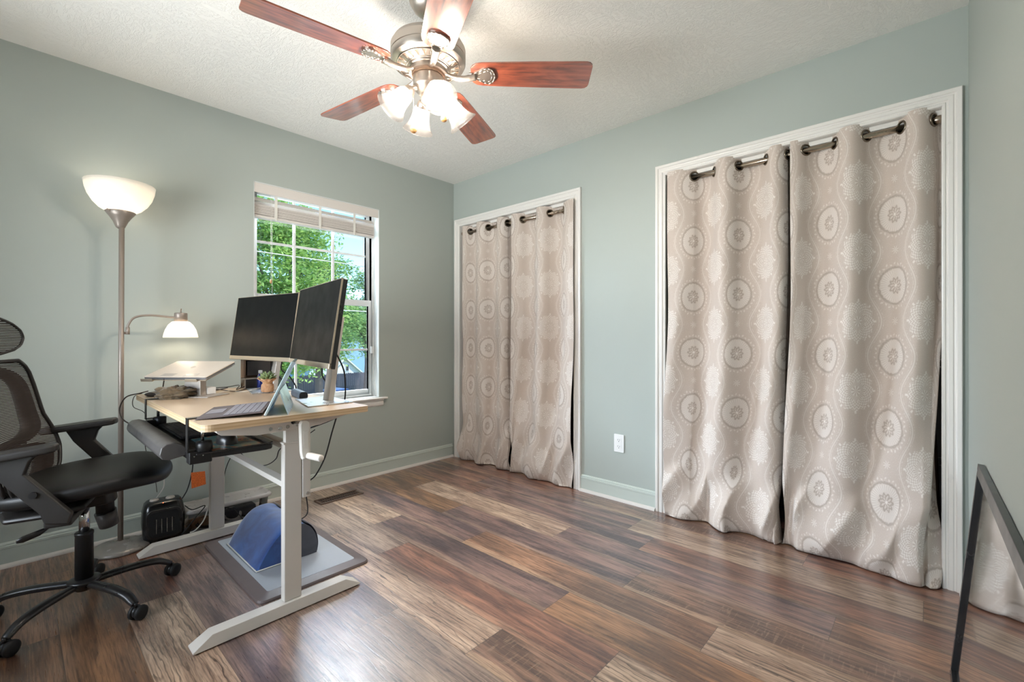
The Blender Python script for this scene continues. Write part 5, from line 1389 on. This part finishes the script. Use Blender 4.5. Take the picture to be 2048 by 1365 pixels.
# ------------------------------------------------------------------ the garden, the street and the houses beyond the window
GZ = -4.0
t = gm = NT('lawn'); t.l(t.mix(t.noise(t.coord('Object'), .6, 6), srgb(96, 128, 62), srgb(128, 138, 84)), t.b.inputs['Base Color']); t.b.inputs['Roughness'].default_value = .95
struct(MB().box(-40, 90, YW+.3, 140, GZ-.3, GZ).build('ground_lawn', gm.m))
t = rm = NT('asphalt'); t.l(t.mix(t.noise(t.coord('Object'), 3, 6), srgb(170, 170, 176), srgb(192, 190, 194)), t.b.inputs['Base Color']); t.b.inputs['Roughness'].default_value = .9
struct(MB().box(-40, 90, 22.0, 33.0, GZ, GZ+.02).build('street', rm.m))
struct(MB().box(-40, 90, 33.0, 39.0, GZ, GZ+.03).build('sidewalk', P('pale_concrete', srgb(232, 226, 216), .9)))
fw = m_wood('fence_wood', srgb(96, 92, 98), srgb(66, 64, 72), (1, 1, .2), .85, 3, 3)
fe = empty('board_fence', (0, 40, GZ), 'weathered dark board fence beyond the street', 'fence')
mb = MB(); rf = random.Random(2)
for k in range(150):
    x = 6 + k*.19; h = 1.75 + rf.uniform(-.03, .03); mb.prism([(x, 0), (x+.175, 0), (x+.175, h-.06), (x+.14, h), (x+.035, h), (x, h-.06)], 0, .02, 'Y')
mb.build('fence_board', fw, fe)['kind'] = 'stuff'
MB().box(6, 34.5, .02, .06, .4, .5).box(6, 34.5, .02, .06, 1.5, 1.6).build('fence_rail', fw, fe)
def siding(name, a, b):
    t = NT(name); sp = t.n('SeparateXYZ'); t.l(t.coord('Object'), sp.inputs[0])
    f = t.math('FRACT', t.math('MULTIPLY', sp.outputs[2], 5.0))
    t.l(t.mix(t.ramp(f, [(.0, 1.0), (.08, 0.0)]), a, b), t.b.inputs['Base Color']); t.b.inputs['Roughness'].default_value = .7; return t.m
def house(x, y, w_, d_, h_, rh, mat, label, roof, wins=()):
    o = empty('house', (x, y, GZ), label, 'house')
    b = MB(); b.prism([(-w_/2, 0), (w_/2, 0), (w_/2, h_), (0, h_+rh), (-w_/2, h_)], 0, d_, 'Y'); b.build('wall', mat, o)
    e = .35
    r = MB(); s_ = rh/(w_/2)
    for q in (-1, 1): r.prism([(0, h_+rh+.02), (q*(w_/2+e), h_-s_*e+.02), (q*(w_/2+e), h_-s_*e+.16), (0, h_+rh+.16)], -.3, d_+.3, 'Y')
    r.build('roof', roof, o)
    for (wx, wz, ww, wh) in wins:
        f = MB().box(wx-ww/2, wx+ww/2, -.06, 0, wz-wh/2, wz+wh/2).build('window', M['vinyl'], o)
        MB().box(wx-ww/2+.07, wx+ww/2-.07, -.08, -.05, wz-wh/2+.07, wz+wh/2-.07).build('pane', M['shelfgrey'], f)
    return o
rmat = P('roof_shingle', srgb(120, 116, 118), .9); rmat2 = P('light_roof', srgb(226, 224, 224), .8)
house(29.5, 55, 11, 8, 3.6, 2.9, siding('blue_siding', srgb(140, 172, 196), srgb(104, 136, 160)), 'light blue sided gabled house beyond the fence', rmat, [(-2.6, 3.0, .9, 1.5)])
house(23.3, 45, 3.6, 3.5, 1.3, 1.55, siding('white_siding', srgb(226, 222, 216), srgb(190, 184, 180)), 'white sided gabled shed with a small window, before the blue house', rmat2, [(.25, 1.9, .42, .75)])
def leafmat(name, a, b, tr=.45):
    t = NT(name); rn_ = t.n('Attribute', attribute_name='tone').outputs['Fac']
    c = t.mix(rn_, a, b)
    df = t.n('BsdfDiffuse'); tl = t.n('BsdfTranslucent'); mx = t.n('MixShader'); mx.inputs[0].default_value = tr
    t.l(c, df.inputs[0]); t.l(t.mix(.25, c, (.5, .8, .2, 1)), tl.inputs[0]); t.l(df.outputs[0], mx.inputs[1]); t.l(tl.outputs[0], mx.inputs[2]); t.l(mx.outputs[0], t.o.inputs[0]); return t.m
LM = [leafmat('leaf_bright', srgb(118, 158, 88), srgb(196, 218, 132)), leafmat('leaf_mid', srgb(108, 146, 96), srgb(170, 200, 128)), leafmat('leaf_pale', srgb(120, 152, 116), srgb(168, 194, 140))]
bark = P('bark', srgb(96, 86, 80), .9)
def tree(x, y, th, blobs, nleaf, size, mat, label, seed):
    rr = random.Random(seed)
    o = empty('tree', (x, y, GZ), label, 'tree', 'trees outside the window')
    Mt = MB(); Mt.tube([(0, 0, 0), (.1, .05, th*.5), (.0, 0, th)], [.28, .2, .14], 10)
    for (bx, by, bz, br, sq) in blobs: Mt.tube([(0, 0, th*.72), ((bx)*.5, (by)*.5, (th*.75+bz)/2), (bx, by, bz)], [.12, .06, .02], 7)
    Mt.build('trunk', bark, o)
    vs_ = []; fs_ = []; tn = []
    wts = [b[3]**2 for b in blobs]; tot = sum(wts); PER = 26
    for (bx, by, bz, br, sq), wt in zip(blobs, wts):
        nclump = max(6, int(nleaf*wt/tot/PER))
        for c_ in range(nclump):
            d = V((rr.gauss(0, 1), rr.gauss(0, 1), rr.gauss(0, 1))).normalized()
            rad = br*rr.uniform(.5, 1.1)
            cc = V((bx, by, bz)) + V((d.x*rad, d.y*rad, d.z*rad*sq)); ct = rr.uniform(.0, .9)
            for l_ in range(PER):
                p = cc + V((rr.gauss(0, .34), rr.gauss(0, .34), rr.gauss(0, .12)))
                a = V((rr.gauss(0, 1), rr.gauss(0, 1), rr.gauss(0, .5))).normalized(); b = a.cross(V((rr.gauss(0, .4), rr.gauss(0, .4), 1))).normalized()
                s_ = size*rr.uniform(.6, 1.25); i = len(vs_)
                vs_ += [p - a*s_, p + b*s_*.5, p + a*s_, p - b*s_*.5]; fs_.append((i, i+1, i+2, i+3))
                tn += [min(1, max(0, ct + rr.uniform(-.25, .25)))]*4
    me = bpy.data.meshes.new('foliage'); me.from_pydata([tuple(v_) for v_ in vs_], [], fs_)
    at = me.attributes.new('tone', 'FLOAT', 'POINT'); at.data.foreach_set('value', tn)
    me.materials.append(mat); f = bpy.data.objects.new('foliage', me); COL.objects.link(f); f.parent = o
    return o
tree(7.3, 19.5, 6.5, [(0, 0, 8.0, 2.0, .8), (-1.6, .4, 6.6, 1.7, .8), (1.2, .2, 6.4, 1.5, .8), (.2, -.6, 4.6, 1.7, .7), (-1.2, 0, 9.8, 1.6, .8), (.8, .4, 9.6, 1.3, .8), (-1.6, .2, 4.4, 1.5, .8)], 30000, .10, LM[0], 'large bright green tree filling the left of the window view', 4)
tree(11.6, 25.5, 6.5, [(0, 0, 7.6, 1.9, .8), (-1.8, 0, 6.4, 1.7, .8), (1.3, .3, 6.2, 1.3, .8), (-.8, .2, 9.4, 1.4, .8), (.6, 0, 4.8, 1.5, .7), (-1.6, .2, 4.4, 1.6, .7), (-1.6, 0, 11, 1.3, .8), (1.0, 0, 9.0, .9, .8)], 26000, .12, LM[1], 'dense mid green tree in the middle of the window view', 6)
tree(20.9, 36.5, 5.5, [(0, 0, 7.2, 1.6, .9), (-1.8, 0, 6.0, 1.4, .8), (.9, 0, 9.0, .9, .9), (-.1, 0, 10.0, .8, 1), (1.6, 0, 6.8, 1.4, .8), (.8, 0, 5.2, 1.2, .8)], 18000, .13, LM[2], 'pale green tree in front of the light blue house', 8)
tree(17.0, 28.8, 5.0, [(0, 0, 5.6, 1.2, .8), (-1.3, 0, 6.0, 1.0, .7), (.2, 0, 4.2, .7, .9)], 6000, .11, LM[1], 'tree with leafy drooping branches at the right of the window view', 12)
tree(13.0, 37.2, 4.0, [(0, 0, 3.6, 2.2, .6), (3.2, 0, 3.4, 1.7, .6), (-3.0, 0, 3.8, 2.0, .6)], 9000, .14, LM[1], 'low leafy tree just before the board fence', 14)
for (z0, z1, lab) in ((4.1, 3.8, 'middle overhead utility wire crossing the trees'), (2.35, 2.2, 'lowest overhead utility wire crossing the trees'), (6.6, 6.3, 'highest overhead utility wire below the blind')):
    pts = [V((-10 + 5*k, 15.5, (z0 + (z1-z0)*k/8) - .25*sin(pi*k/8))) for k in range(9)]
    tag(MB().tube(spline(pts, 3), .018, 6).build('utility_wire', M['white_cable']), lab, 'wire')
carp = P('car_paint', srgb(112, 132, 184), .25, .3, .6); carg = P('car_glass', srgb(60, 76, 96), .08, 0, .8)
def car(x, y, rz, label, paint):
    c = empty('parked_car', (x, y, GZ+.03), label, 'car', rz=rz)
    MB().prism([(-2.1, .28), (-2.15, .55), (-2.0, .78), (-1.3, .88), (1.25, .90), (2.0, .78), (2.12, .5), (2.08, .28)], -.82, .82, 'Y').build('car_body', paint, c, .10, 4)
    MB().prism([(-1.45, .86), (-.85, 1.33), (.55, 1.36), (1.25, .88)], -.70, .70, 'Y').build('cabin_glass', carg, c, .06, 3)
    MB().prism([(-.90, 1.31), (-.80, 1.38), (.50, 1.41), (.62, 1.34)], -.66, .66, 'Y').build('car_roof', paint, c, .03, 3)
    for wx in (-1.32, 1.30):
        for wy in (-.80, .80):
            wl = MB().lathe([(0, -.09), (.24, -.09), (.31, -.07), (.315, .07), (.24, .09), (0, .09)], 28, mat4((wx, wy, .315), 0, 0, pi/2)).build('wheel', M['rubber'], c)
            MB().lathe([(0, -.10), (.19, -.095), (.19, .095), (0, .10)], 20, mat4((wx, wy, .315), 0, 0, pi/2)).build('hubcap', M['silver'], wl)
car(15.4, 31.0, R(8), 'blue car parked on the street, at the right of the window view', carp)
car(10.4, 30.2, R(8), 'grey car parked on the street, seen between the monitor stands', P('car_grey', srgb(150, 156, 168), .25, .4, .6))
